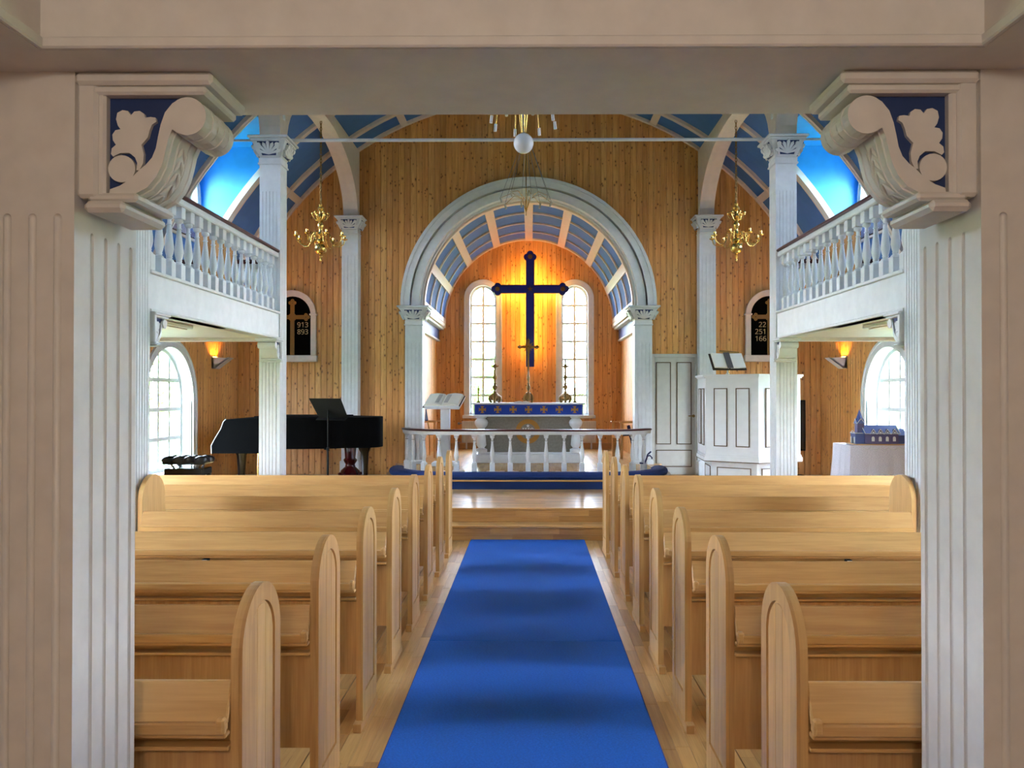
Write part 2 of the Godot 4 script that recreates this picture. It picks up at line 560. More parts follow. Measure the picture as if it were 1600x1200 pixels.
# ---------------------------------------------------------------- windows
# arched window in a wall; xf: centre of the opening at floor height, z into the room
func arched_window(called: String, label: String, xf: Transform3D, w: float, y0: float, y1: float, r: float, deep: float, cols: int, rows: int, trim: float, sill := true) -> void:
	var o := setting(called, label, "window")
	var inner := PackedVector2Array([Vector2(-w, y0)])
	var outer := PackedVector2Array([Vector2(-w - trim, y0)])
	for i in 25:
		var a := PI - PI * i / 24
		inner.append(Vector2(cos(a) * w, y1 + sin(a) * r))
		outer.append(Vector2(cos(a) * (w + trim), y1 + sin(a) * (r + trim)))
	inner.append(Vector2(w, y0))
	outer.append(Vector2(w + trim, y0))
	var st := mb()
	band(st, outer, inner, 0.0, 0.035, xf)
	var lip_o := PackedVector2Array()
	var lip_i := PackedVector2Array()
	for i in inner.size():
		lip_o.append(outer[i].lerp(inner[i], -0.08))
		lip_i.append(outer[i].lerp(inner[i], 0.22))
	band(st, lip_o, lip_i, 0.0, 0.05, xf)
	obj("casing", st, M.white, o)
	st = mb()
	var gl := -deep
	var fr := PackedVector2Array()
	for p in inner:
		fr.append(Vector2(p.x * (w - 0.045) / w, y0 + 0.045 + (p.y - y0) * (y1 + r - y0 - 0.09) / (y1 + r - y0)))
	for i in inner.size() - 1:   # reveal
		quad(st, xf * Vector3(inner[i].x, inner[i].y, 0.02), xf * Vector3(inner[i].x, inner[i].y, gl - 0.02), xf * Vector3(inner[i + 1].x, inner[i + 1].y, gl - 0.02), xf * Vector3(inner[i + 1].x, inner[i + 1].y, 0.02))
	quad(st, xf * Vector3(-w, y0, 0.02), xf * Vector3(w, y0, 0.02), xf * Vector3(w, y0, gl), xf * Vector3(-w, y0, gl))
	obj("reveal", st, M.white, o)
	st = mb()
	band(st, inner, fr, gl - 0.03, gl + 0.03, xf)
	box(st, Vector3(0, y0 + 0.025, gl), Vector3(2 * w, 0.05, 0.06), 0, xf)
	obj("sash", st, M.white, o)
	var fw := w - 0.045
	var bar := 0.055 if w > 0.4 else 0.048
	var top := func(u: float) -> float:
		var t := clampf(u / fw, -1, 1)
		return y1 + (r - 0.045) * sqrt(maxf(1 - t * t, 0.0))
	for c in range(1, cols):
		var u := -fw + 2 * fw * c / cols
		st = mb()
		box(st, Vector3(u, (y0 + 0.04 + top.call(u)) / 2, gl), Vector3(bar, top.call(u) - y0 - 0.04, 0.045), 0, xf)
		obj("muntin", st, M.white, o)
	var ph: float = (y1 + r - y0 - 0.08) / rows
	for k in range(1, rows):
		var v := y0 + 0.04 + ph * k
		var half := fw
		if v > y1:
			half = fw * sqrt(maxf(1.0 - pow((v - y1) / (r - 0.04), 2), 0.0))
		st = mb()
		box(st, Vector3(0, v, gl), Vector3(2 * half, bar, 0.05), 0, xf)
		obj("muntin", st, M.white, o)
	for c in cols:
		var a := -fw + 2 * fw * c / cols + 0.012
		var b := -fw + 2 * fw * (c + 1) / cols - 0.012
		for k in rows:
			var lo := y0 + 0.05 + ph * k + 0.01
			var hi := lo + ph - 0.02
			var poly := PackedVector2Array([Vector2(a, lo), Vector2(b, lo)])
			var ok := true
			for j in 5:
				var u := lerpf(b, a, j / 4.0)
				var h := minf(hi, float(top.call(u)))
				if h < lo + 0.01:
					h = lo + 0.01
				poly.append(Vector2(u, h))
			if maxf(top.call(a), top.call(b)) < lo + 0.02:
				ok = false
			if ok:
				st = mb()
				for j in range(1, poly.size() - 1):
					tri(st, xf * Vector3(poly[0].x, poly[0].y, gl), xf * Vector3(poly[j].x, poly[j].y, gl), xf * Vector3(poly[j + 1].x, poly[j + 1].y, gl))
				obj("pane", st, M.glass, o)
	if sill:
		st = mb()
		box(st, Vector3(0, y0 - 0.03, 0.03), Vector3(2 * (w + trim) + 0.08, 0.07, 0.09), 0.01, xf)
		obj("sill", st, M.white, o)

# ---------------------------------------------------------------- columns
func fluted(st: SurfaceTool, w: float, d: float, y0: float, y1: float, n: int, gw: float, gd: float) -> void:
	var p := PackedVector2Array()
	for side in 4:
		var wd := w if side % 2 == 0 else d
		var off := (d if side % 2 == 0 else w) / 2
		var dirx: Vector2 = [Vector2(1, 0), Vector2(0, 1), Vector2(-1, 0), Vector2(0, -1)][side]
		var out: Vector2 = [Vector2(0, -1), Vector2(1, 0), Vector2(0, 1), Vector2(-1, 0)][side]
		var m := wd * 0.17
		p.append(dirx * (-wd / 2) + out * off)
		for i in n:
			var c := -wd / 2 + m + (wd - 2 * m) * i / maxf(n - 1, 1)
			p.append(dirx * (c - gw / 2) + out * off)
			p.append(dirx * (c - gw / 4) + out * (off - gd))
			p.append(dirx * (c + gw / 4) + out * (off - gd))
			p.append(dirx * (c + gw / 2) + out * off)
	prism(st, p, y1 - y0, Transform3D(Basis(Vector3(1, 0, 0), Vector3(0, 0, -1), Vector3(0, 1, 0)), Vector3(0, y0, 0)))

# square capital with a flared bell, blue grounds and a shell of leaves on each face; base at y = 0, height h, shaft width w
func capital(parent: Node, w: float, h: float, y: float, faces: Array) -> void:
	var st := mb()
	var prof := [[0.50, 0.0], [0.53, 0.02], [0.53, 0.22], [0.50, 0.26], [0.54, 0.34], [0.66, 0.55], [0.74, 0.72], [0.80, 0.82], [0.80, 0.84]]
	for i in prof.size() - 1:
		var a: float = prof[i][0] * w
		var b: float = prof[i + 1][0] * w
		var ya: float = y + prof[i][1] * h
		var yb: float = y + prof[i + 1][1] * h
		for k in 4:
			var r := Basis(Vector3.UP, k * PI / 2)
			quad(st, r * Vector3(-a, ya, a), r * Vector3(a, ya, a), r * Vector3(b, yb, b), r * Vector3(-b, yb, b))
	obj("bell", st, M.white, parent)
	st = mb()
	box(st, Vector3(0, y + 0.03 * h, 0), Vector3(w * 1.14, 0.07 * h, w * 1.14), 0.004)
	box(st, Vector3(0, y - 0.05 * h, 0), Vector3(w * 0.96, 0.10 * h, w * 0.96))
	obj("necking", st, M.white, parent)
	st = mb()
	box(st, Vector3(0, y + h * 0.88, 0), Vector3(w * 1.72, h * 0.08, w * 1.72), 0.006)
	box(st, Vector3(0, y + h * 0.96, 0), Vector3(w * 1.92, h * 0.09, w * 1.92), 0.008)
	obj("abacus", st, M.white, parent)
	for k in faces:
		var r := Basis(Vector3.UP, k * PI / 2)
		# the face leans out from 0.54w at .34h to .78w at .8h
		var slope := atan2((0.78 - 0.54) * w, (0.80 - 0.34) * h)
		var fx := Transform3D(r * Basis(Vector3.RIGHT, slope), r * Vector3(0, y + 0.33 * h, 0.572 * w))
		st = mb()
		var hh := 0.5 * h
		prism(st, PackedVector2Array([Vector2(-0.40 * w, 0.0), Vector2(0.40 * w, 0.0), Vector2(0.52 * w, hh), Vector2(-0.52 * w, hh)]), 0.010 * w / 0.24, fx)
		obj("ground", st, M.deep_blue, parent)
		st = mb()
		for j in 7:
			var a := deg_to_rad(-72 + 24 * j)
			var len := hh * (0.92 if j % 2 == 0 else 1.0) * (1.0 if absf(j - 3) < 2 else 1.08)
			var leaf := PackedVector2Array()
			for q in [[0.0, -0.03], [0.5, -0.075], [0.82, -0.105], [1.0, 0.0], [0.82, 0.105], [0.5, 0.075], [0.0, 0.03]]:
				var pp := Vector2(q[1] * hh * 1.15, q[0] * len)
				leaf.append(pp.rotated(-a) + Vector2(0, hh * 0.10))
			prism(st, leaf, 0.028 * w / 0.24, fx)
		for s in [-1.0, 1.0]:
			var sc := arc(Vector2(s * 0.43 * w, hh * 0.78), 0.10 * w, 0, 360, 10)
			sc.remove_at(sc.size() - 1)
			prism(st, sc, 0.035 * w / 0.24, fx)
			prism(st, PackedVector2Array([Vector2(s * 0.52 * w, hh * 0.80), Vector2(s * 0.44 * w, hh * 0.80), Vector2(s * 0.34 * w, 0.0), Vector2(s * 0.41 * w, 0.0)]), 0.026 * w / 0.24, fx)
		obj("leaves", st, M.white, parent)

# scrolled bracket; profile local x out from the support, y down from the beam (negative), z across
func console_profile() -> PackedVector2Array:
	var z := [[975, 496], [925, 525], [885, 575], [862, 640], [847, 710], [836, 770], [815, 822], [780, 862], [745, 890], [700, 935], [640, 975], [585, 995], [578, 1035], [640, 1040], [720, 1022], [790, 985], [840, 925], [870, 860], [888, 790], [903, 720], [925, 668], [955, 690], [1010, 706], [1065, 690], [1105, 645], [1116, 592], [1098, 540], [1055, 505], [1012, 494]]
	var p := PackedVector2Array()
	for q in z:
		p.append(Vector2((q[0] - 425) * 0.000444, -(q[1] - 375) * 0.000444))
	return p

func zp(list: Array) -> PackedVector2Array:
	var p := PackedVector2Array()
	for q in list:
		p.append(Vector2((q[0] - 425) * 0.000444, -(q[1] - 375) * 0.000444))
	return p

# xf: x out from the post, y up, z along the width; the origin is where the post meets the beam, z from 0 to wide
func bracket(o: Node, xf: Transform3D, wide: float, plain: Material, detail := true) -> void:
	var st := mb()
	var sub := func(z: float) -> Transform3D: return xf * Transform3D(Basis.IDENTITY, Vector3(0, 0, z))
	prism(st, console_profile(), wide - 0.012, sub.call(0.006))
	for s in [0.0, 1.0]:   # upper volute rolls wider than the stem
		var c := arc(Vector2((1012 - 425) * 0.000444, -(600 - 375) * 0.000444), 0.046, 0, 360, 24)
		c.remove_at(c.size() - 1)
		prism(st, c, wide * 0.16, sub.call(0.0 if s == 0.0 else wide * 0.84))
	for k in 3:
		var c := arc(Vector2((1012 - 425) * 0.000444, -(600 - 375) * 0.000444), 0.048 - 0.002 * (k % 2), 0, 360, 24)
		c.remove_at(c.size() - 1)
		prism(st, c, wide * 0.14, sub.call(wide * (0.22 + 0.2 * k)))
	obj("scroll", st, plain, o)
	st = mb()
	box(st, Vector3(0.025, -0.155, wide / 2), Vector3(0.05, 0.29, wide + 0.03), 0.008, xf)
	box(st, Vector3(0.05, -0.165, wide / 2), Vector3(0.03, 0.27, wide + 0.01), 0.006, xf)
	obj("back_plate", st, plain, o)
	st = mb()
	box(st, Vector3(0.165, -0.016, wide / 2), Vector3(0.33, 0.03, wide + 0.05), 0.008, xf)
	box(st, Vector3(0.16, -0.040, wide / 2), Vector3(0.30, 0.022, wide + 0.025), 0.006, xf)
	obj("top_plate", st, plain, o)
	st = mb()
	box(st, Vector3(0.085, -0.298, wide / 2), Vector3(0.12, 0.022, wide + 0.02), 0.007, xf)
	box(st, Vector3(0.07, -0.322, wide / 2), Vector3(0.10, 0.028, wide + 0.045), 0.010, xf)
	obj("foot_plate", st, plain, o)
	st = mb()
	prism(st, zp([[560, 470], [985, 470], [985, 520], [930, 560], [880, 640], [860, 740], [830, 840], [760, 905], [660, 970], [600, 1000], [560, 1000]]), wide - 0.036, sub.call(0.018))
	obj("ground", st, M.deep_blue, o)
	var lily := zp([[745, 890], [765, 850], [768, 800], [755, 750], [790, 710], [800, 670], [812, 640], [835, 625], [830, 602], [805, 598], [775, 602], [768, 580], [745, 565], [715, 568], [697, 588], [680, 565], [650, 560], [622, 575], [615, 610], [625, 645], [640, 665], [612, 670], [595, 695], [598, 725], [615, 750], [592, 770], [588, 800], [600, 815], [640, 795], [690, 795], [720, 820], [732, 850], [728, 890]])
	var disc := arc(Vector2((648 - 425) * 0.000444, -(882 - 375) * 0.000444), 0.033, 0, 360, 24)
	disc.remove_at(disc.size() - 1)
	st = mb()
	prism(st, lily, wide - 0.016, sub.call(0.008))
	prism(st, disc, wide - 0.014, sub.call(0.007))
	obj("lily", st, plain, o)
	if detail:   # carved leaves on the rounded front
		st = mb()
		var run := [[925, 668], [903, 720], [888, 790], [870, 860], [840, 925], [790, 985], [720, 1022]]
		for zz in [0.16, 0.34, 0.66, 0.84]:
			var pts := []
			for q in run:
				pts.append(xf * Vector3((q[0] - 425) * 0.000444, -(q[1] - 375) * 0.000444, wide * zz))
			tube(st, pts, 0.0035, 6)
		for i in range(1, run.size() - 1):
			var a := Vector2((run[i][0] - 425) * 0.000444, -(run[i][1] - 375) * 0.000444)
			var b := Vector2((run[i + 1][0] - 425) * 0.000444, -(run[i + 1][1] - 375) * 0.000444)
			for zz in [-1.0, 1.0]:
				tube(st, [xf * Vector3(a.x, a.y, wide * (0.5 + zz * 0.02)), xf * Vector3((a.x + b.x) / 2 + 0.002, (a.y + b.y) / 2, wide * (0.5 + zz * 0.07)), xf * Vector3(b.x, b.y, wide * (0.5 + zz * 0.12))], [0.003, 0.006, 0.002], 6)
		obj("carved_leaves", st, plain, o)

func baluster_mesh(h: float, w: float, blk: float, top_blk: float) -> ArrayMesh:
	var st := mb()
	box(st, Vector3(0, blk / 2, 0), Vector3(w, blk, w), 0.004)
	box(st, Vector3(0, h - top_blk / 2, 0), Vector3(w, top_blk, w), 0.004)
	var t := h - blk - top_blk
	var r := w / 2
	var p := [[r * 0.95, 0.0], [r * 0.95, 0.02], [r * 0.55, 0.06], [r * 0.66, 0.09], [r * 0.58, 0.11], [r * 0.76, 0.17], [r * 0.93, 0.26], [r * 0.90, 0.34], [r * 0.70, 0.52], [r * 0.48, 0.70], [r * 0.42, 0.78], [r * 0.58, 0.785], [r * 0.58, 0.80], [r * 0.42, 0.805], [r * 0.40, 0.90], [r * 0.78, 0.93], [r * 0.88, 0.96], [r * 0.8, 1.0]]
	for q in p:
		q[1] = blk + q[1] * t
	lathe(st, p, 12)
	return st.commit()

# ---------------------------------------------------------------- scene
func _ready() -> void:
	rng.seed = 20
	# camera: a level lens, turned a little left and up, shifted for the rest
	var cam := Camera3D.new()
	cam.name = "camera"
	add_child(cam)
	cam.position = Vector3(CAMX, EYE, 0)
	cam.rotation = Vector3(deg_to_rad(0.5), deg_to_rad(0.4), 0)
	cam.near = 0.05
	cam.far = 300.0
	cam.projection = Camera3D.PROJECTION_FRUSTUM
	cam.size = 0.05 * 1200.0 / FOCAL
	cam.frustum_offset = Vector2(-20.3, 4.1) / FOCAL * 0.05
	cam.current = true
	# overcast sky
	var we := WorldEnvironment.new()
	we.name = "environment"
	var e := Environment.new()
	e.background_mode = Environment.BG_SKY
	var sky := Sky.new()
	var sm := ProceduralSkyMaterial.new()
	sm.sky_top_color = Color(0.80, 0.89, 1.0)
	sm.sky_horizon_color = Color(0.93, 0.96, 1.0)
	sm.ground_bottom_color = Color(0.45, 0.50, 0.36)
	sm.ground_horizon_color = Color(0.70, 0.74, 0.66)
	sm.sky_energy_multiplier = 5.0
	sm.ground_energy_multiplier = 2.4
	sky.sky_material = sm
	e.sky = sky
	e.tonemap_mode = Environment.TONE_MAPPER_LINEAR
	e.tonemap_exposure = 1.62
	e.sdfgi_enabled = true
	e.ssao_enabled = true
	e.ssil_enabled = true
	we.environment = e
	add_child(we)
	materials()
	build_floor()
	build_walls()
	build_windows()
	build_vault()
	build_arcade()
	build_chancel_arch()
	build_apse()
	build_near()
	for s in [-1, 1]:
		build_gallery(s)
	build_pews()
	build_carpet()
	build_sanctuary()
	build_altar()
	build_cross()
	build_door()
	build_pulpit()
	build_piano()
	build_hymn_boards()
	build_chandeliers()
	build_sconces()
	build_side_table()
	build_small_things()
	build_outside()

func stave(st: SurfaceTool, c: Vector3, s: Vector3, col: Color) -> void:
	st.set_color(col)
	box(st, c, s)

func build_floor() -> void:
	var f := setting("floor", "strip oak parquet floor of the nave with podium and two steps", "floor")
	var st := mb()
	box(st, V(0, -0.06, 3.5), Vector3(2 * WALL + 0.4, 0.096, 12.0))
	obj("subfloor", st, M.oak_floor[3], f)
	# staves that show beside the runner are pieces of their own
	var cache := {}
	for side in [-1, 1]:
		for row in 6:
			var x: float = side * (0.625 + 0.07 * row)
			var d := 2.2 - 0.13 * (row * 3 % 7)
			while d < 9.26:
				var ln: float = [0.42, 0.56, 0.49][rng.randi() % 3]
				var d1 := minf(d + ln, 9.28)
				if d1 > 2.0:
					var key := "%d" % int((d1 - d) * 1000)
					if not cache.has(key):
						var s2 := mb()
						box(s2, Vector3.ZERO, Vector3(0.0692, 0.012, d1 - d - 0.0008), 0.0012)
						cache[key] = s2.commit()
					share("stave", cache[key], pick("oak_floor"), f, V(x, -0.006, (d + d1) / 2))
				d = d1
	st = mb()
	for row in range(-70, 71):
		var x := 0.07 * row
		if absf(x) < 1.035:
			if absf(x) > 0.59:
				continue
		var d := -2.0 - rng.randf() * 0.4
		while d < 9.26:
			var d1 := minf(d + rng.randf_range(0.40, 0.60), 9.28)
			var g := rng.randf_range(0.62, 1.0)
			stave(st, V(x, -0.0065, (d + d1) / 2), Vector3(0.0688, 0.012, d1 - d - 0.001), Color(g, g * 0.97, g * 0.93))
			d = d1
	var rest_m := paint(Color.WHITE, 0.28, 0.0, M.oak_floor[0].albedo_texture, Vector3(1 / 0.8, 1 / 2.4, 1 / 2.4))
	rest_m.vertex_color_use_as_albedo = true
	var rest := obj("parquet", st, rest_m, f)
	rest.set_meta("kind", "stuff")
	# steps
	for k in 2:
		var top := POD * (k + 1) / 2.0
		var front := 9.28 + 0.30 * k
		st = mb()
		box(st, V(0, top / 2 - 0.02, (front + 0.012 + ENDW + 0.2) / 2), Vector3(2 * WALL, top - 0.03, ENDW + 0.2 - front - 0.024))
		obj("step_body", st, M.oak_floor_x[3], f)
		for row in 2:   # blocks on the riser
			var x := -WALL - rng.randf() * 0.4
			while x < WALL:
				var ln := rng.randf_range(0.45, 0.9) if absf(x) < 1.6 else 1.6
				var x1 := minf(x + ln, WALL)
				st = mb()
				var hh := (POD / 2 - 0.03) / 2
				box(st, V((maxf(x, -WALL) + x1) / 2, top - POD / 2 + hh * (row + 0.5), front + 0.006), Vector3(x1 - maxf(x, -WALL) - 0.001, hh - 0.0008, 0.014), 0.001)
				obj("riser_block", st, pick("oak_floor_x"), f)
				x = x1
		st = mb()
		box(st, V(0, top - 0.014, front + 0.03), Vector3(2 * WALL, 0.028, 0.09), 0.006)
		obj("nosing", st, M.oak_floor_x[0], f)
		# treads and podium floor in cross-laid staves
		var d := front + 0.075
		var last := 9.58 if k == 0 else 12.0
		var sr := mb()
		while d < last - 0.01:
			var d1 := minf(d + 0.07, last)
			var x := -WALL + rng.randf() * 0.3
			while x < WALL - 0.01:
				var x1 := minf(x + rng.randf_range(0.40, 0.60), WALL)
				if absf((x + x1) / 2) < 1.35 and d < 11.6:
					st = mb()
					box(st, V((x + x1) / 2, top - 0.006, (d + d1) / 2), Vector3(x1 - x - 0.001, 0.012, d1 - d - 0.001), 0.001)
					obj("stave", st, pick("oak_floor_x"), f)
				else:
					var g := rng.randf_range(0.7, 1.0)
					stave(sr, V((x + x1) / 2, top - 0.0065, (d + d1) / 2), Vector3(x1 - x - 0.001, 0.012, d1 - d - 0.001), Color(g, g * 0.97, g * 0.93))
				x = x1
			d = d1
		if k == 1:
			box(sr, V(0, top - 0.008, 12.9), Vector3(2 * WALL, 0.012, 1.8))
		var m2 := paint(Color.WHITE, 0.28, 0.0, M.oak_floor_x[0].albedo_texture, Vector3(1 / 2.4, 1 / 0.8, 1 / 0.8))
		m2.vertex_color_use_as_albedo = true
		obj("parquet", sr, m2, f).set_meta("kind", "stuff")

func vault_h(x: float) -> float:
	return VC + sqrt(maxf(VR * VR - x * x, 0.0))

const SILL := 24.9   # where the dormer sills cut the vault, degrees
const BAYS := [10.95, 7.55, 4.1]

func side_holes(s: int) -> Array:
	var h := []
	for d in BAYS:
		var low: float = 0.62 if d > 10 else 0.55
		h.append({"c": -s * d, "w": 0.74, "y0": low - 0.02, "y1": 1.60 if d > 10 else 1.45, "r": 0.76})
	return h

func build_walls() -> void:
	# end wall
	var w := setting("wall_end", "tall end wall of upright knotty pine boards round the chancel arch", "wall")
	var holes := [{"c": 0.0, "w": 1.99, "y0": 0.0, "y1": 3.18, "r": 1.99}]
	var top := func(u: float) -> float: return vault_h(u) - 0.01
	var st := mb()
	var xf := face(V(0, 0, ENDW), 0)
	backing(st, xf, -WALL, WALL, 0.12, 0.0, top, holes, 0.15)
	obj("backing", st, M.pine[3], w)
	holes.append({"c": px(1053.5, ENDW), "w": 0.36, "y0": 0.0, "y1": py(554, ENDW), "r": 0.0})
	boards(w, xf, -WALL + 0.02, WALL - 0.02, 0.1005, POD, top, holes)
	# side walls
	for s in [-1, 1]:
		w = setting("wall_left" if s < 0 else "wall_right", "pine boarded side wall on the %s side with arched windows" % side_word(s), "wall")
		xf = face(V(s * WALL, 0, 0), -s * PI / 2)
		var flat := func(_u: float) -> float: return vault_h(WALL) + 0.02
		st = mb()
		var a := 0.2
		var b := ENDW + 0.1
		var u0 := a if s < 0 else -b
		var u1 := b if s < 0 else -a
		backing(st, xf, u0, u1, 0.25, -0.1, flat, side_holes(s), 0.2)
		obj("backing", st, M.pine[3], w)
		boards(w, xf, (2.2 if s < 0 else -ENDW), (ENDW if s < 0 else -2.2), 0.101, 0.0, flat, side_holes(s))
	# shell behind the lens, under the west gallery
	w = setting("wall_back", "plain cream wall behind the entrance under the west gallery", "wall")
	bx("plaster", V(0, 1.5, -2.6), Vector3(2 * WALL + 0.4, 3.2, 0.2), M.cream, w)
	bx("plaster", V(-WALL - 0.1, 1.5, -1.2), Vector3(0.2, 3.2, 2.8), M.cream, w)
	bx("plaster", V(WALL + 0.1, 1.5, -1.2), Vector3(0.2, 3.2, 2.8), M.cream, w)
	bx("plaster", V(0, 4.9, 1.2), Vector3(2 * WALL + 0.4, 4.2, 0.2), M.cream, w)

func side_word(s: int) -> String:
	return "piano" if s < 0 else "pulpit"

func build_windows() -> void:
	var n := 1
	for s in [-1, 1]:
		for i in BAYS.size():
			var d: float = BAYS[i]
			var h: Dictionary = side_holes(s)[i]
			var which: String = ["beside the sconce near the end wall", "in the middle bay under the gallery", "in the bay next to the west gallery"][i]
			arched_window("window_%d" % n, "white round-arched many-paned window on the %s side %s" % [side_word(s), which], face(V(s * WALL, 0, d), -s * PI / 2), 0.72, h.y0 + 0.02, h.y1, 0.74, 0.17, 4, 4, 0.11)
			n += 1
			arched_window("window_%d" % n, "white arched dormer window high in the vault, %s side, %s" % [side_word(s), ["bay next to the end wall", "middle bay", "bay next to the west gallery"][i]], face(V(s * (WALL - 0.1), 0, d), -s * PI / 2), 0.60, 4.12, 4.48, 0.60, 0.1, 2, 2, 0.08, false)
			n += 1
	for s in [-1, 1]:
		arched_window("window_%d" % n, "tall narrow white arched apse window on the %s side of the blue cross" % side_word(s), face(V(s * 0.974, 0, APSE), 0), 0.285, 1.24, 3.72, 0.285, 0.10, 2, 7, 0.11)
		n += 1

func patch(st: SurfaceTool, a0: float, a1: float, d0: float, d1: float, r0: float, r1: float, c := Vector2(0, VC), n := 6) -> void:
	var p := arc(c, r1, a0, a1, n)
	var q := arc(c, r0, a0, a1, n)
	band(st, p, q, -d1, -d0)

func build_vault() -> void:
	var v := setting("ceiling", "barrel vault of blue panels between cream ribs over the whole nave", "ceiling")
	var foot := rad_to_deg(atan2(vault_h(WALL) - VC, WALL))
	var edges := [13.5, 12.85, 11.68, 10.22, 9.26, 8.28, 6.82, 5.89, 4.83, 3.37, 2.2, 1.2]
	var dormer := [2, 5, 8]
	for i in edges.size() - 1:
		var d1: float = edges[i]
		var d0: float = edges[i + 1]
		var angles := [foot, 41.4, 66.0, 90.0, 114.0, 138.6, 180.0 - foot]
		if i in dormer:
			angles = [foot, SILL, 47.0, 66.0, 90.0, 114.0, 133.0, 180.0 - SILL, 180.0 - foot]
		for k in angles.size() - 1:
			if i in dormer and (k == 1 or k == 6):
				continue
			var st := mb()
			patch(st, angles[k], angles[k + 1], d0, d1, VR, VR + 0.07)
			obj("panel", st, M.vault, v)
			if k > 0 and not (i in dormer and (k == 2 or k == 7)):
				st = mb()
				var da := 0.062 / VR * 57.3
				patch(st, angles[k] - da, angles[k] + da, d0, d1, VR - 0.045, VR, Vector2(0, VC), 1)
				obj("rib", st, M.rib, v)
	for i in edges.size():
		var st := mb()
		var d: float = edges[i]
		var hw := 0.05 if i > 0 else 0.09
		patch(st, foot, 180 - foot, d - hw, d + (hw if i > 0 else 0.0), VR - 0.05, VR + 0.01, Vector2(0, VC), 48)
		obj("rib", st, M.rib, v)
	# dormers
	var x47 := VR * cos(deg_to_rad(47))
	var h47 := VC + VR * sin(deg_to_rad(47))
	for s in [-1, 1]:
		for i in dormer.size():
			var b: int = dormer[i]
			var d1: float = edges[b]
			var d0: float = edges[b + 1]
			var o := setting("trim_%d" % (1 + i + (0 if s < 0 else 3)), "sky blue dormer recess cut into the vault, %s side, %s" % [side_word(s), ["bay next to the end wall", "middle bay", "bay next to the west gallery"][i]], "dormer")
			for far in [true, false]:
				var poly := PackedVector2Array()
				for k in 17:
					var a := deg_to_rad(lerpf(SILL, 47.0, k / 16.0))
					poly.append(Vector2(s * cos(a) * VR, VC + sin(a) * VR))
				poly.append(Vector2(s * x47, h47 + 0.02))
				poly.append(Vector2(s * (WALL + 0.1), h47 + 0.02))
				poly.append(Vector2(s * (WALL + 0.1), VC + sin(deg_to_rad(SILL)) * VR))
				var st := mb()
				prism(st, poly, 0.08, Transform3D(Basis.IDENTITY, V(0, 0, d1 + 0.08 if far else d0)))
				obj("cheek", st, M.sky_paint, o)
				st = mb()   # white edge board where the cheek meets the vault
				var aa := SILL if s > 0 else 180.0 - SILL
				var bb := 47.0 if s > 0 else 133.0
				var e := d1 if far else d0
				patch(st, aa, bb, e - (0.0 if not far else 0.13), e + (0.03 if not far else 0.0), VR - 0.06, VR + 0.02, Vector2(0, VC), 16)
				obj("edge_board", st, M.white, o)
			var hs := VC + VR * sin(deg_to_rad(SILL))
			var xs := VR * cos(deg_to_rad(SILL))
			bx("sill", V(s * (xs - 0.03 + WALL) / 2, hs - 0.015, (d0 + d1) / 2), Vector3(WALL - xs + 0.05, 0.05, d1 - d0 - 0.01), M.vault, o, 0.01)
			bx("dado", V(s * (WALL - 0.11), (hs + 3.88) / 2, (d0 + d1) / 2), Vector3(0.03, 3.88 - hs, d1 - d0 - 0.02), M.vault, o)
			bx("dado_rail", V(s * (WALL - 0.125), 3.895, (d0 + d1) / 2), Vector3(0.05, 0.04, d1 - d0 - 0.02), M.rib, o, 0.006)
			bx("window_board", V(s * (WALL - 0.13), 4.005, (d0 + d1) / 2), Vector3(0.07, 0.18, d1 - d0 - 0.02), M.red_wood, o, 0.008)
			bx("top", V(s * (x47 + WALL + 0.1) / 2, h47 + 0.05, (d0 + d1) / 2), Vector3(WALL + 0.1 - x47, 0.1, d1 - d0 + 0.1), M.sky_paint, o)
			var st2 := mb()
			var c: float = -s * BAYS[i]
			var lo: float = d0 if s < 0 else -d1
			var hi: float = d1 if s < 0 else -d0
			var roof := func(_u: float) -> float: return h47 + 0.02
			backing(st2, face(V(s * (WALL - 0.1), 0, 0), -s * PI / 2), lo, hi, 0.06, 3.60, roof, [{"c": c, "w": 0.615, "y0": 4.105, "y1": 4.48, "r": 0.615}], 0.12)
			obj("window_wall", st2, M.sky_paint, o)

func column(s: int, d: float, label: String) -> void:
	var o := thing("column", label, "column", V(s * (ARC + COLW / 2), 0, d + COLW / 2), 0, "columns of the nave arcade")
	var st := mb()
	fluted(st, COLW, COLW, 0.25, 4.02, 5, 0.012, 0.005)
	obj("shaft", st, M.white, o)
	bx("neck", Vector3(0, 4.175, 0), Vector3(COLW, 0.31, COLW), M.white, o)
	bx("base", Vector3(0, 0.125, 0), Vector3(COLW + 0.05, 0.25, COLW + 0.05), M.white, o, 0.01)
	capital(o, COLW, 0.31, 4.33, [0, 1, 2, 3])
	st = mb()
	box(st, Vector3(0, 5.17, 0), Vector3(COLW - 0.05, 1.06, COLW - 0.05))
	obj("upper_shaft", st, M.white, o)
	for q in [-1, 1]:
		st = mb()
		box(st, Vector3(-s * 0.11, 5.02, 0), Vector3(0.10, 0.09, 0.14), 0.02)
		box(st, Vector3(-s * 0.10, 4.92, 0), Vector3(0.06, 0.10, 0.10), 0.02)
	obj("corbel", st, M.white, o)

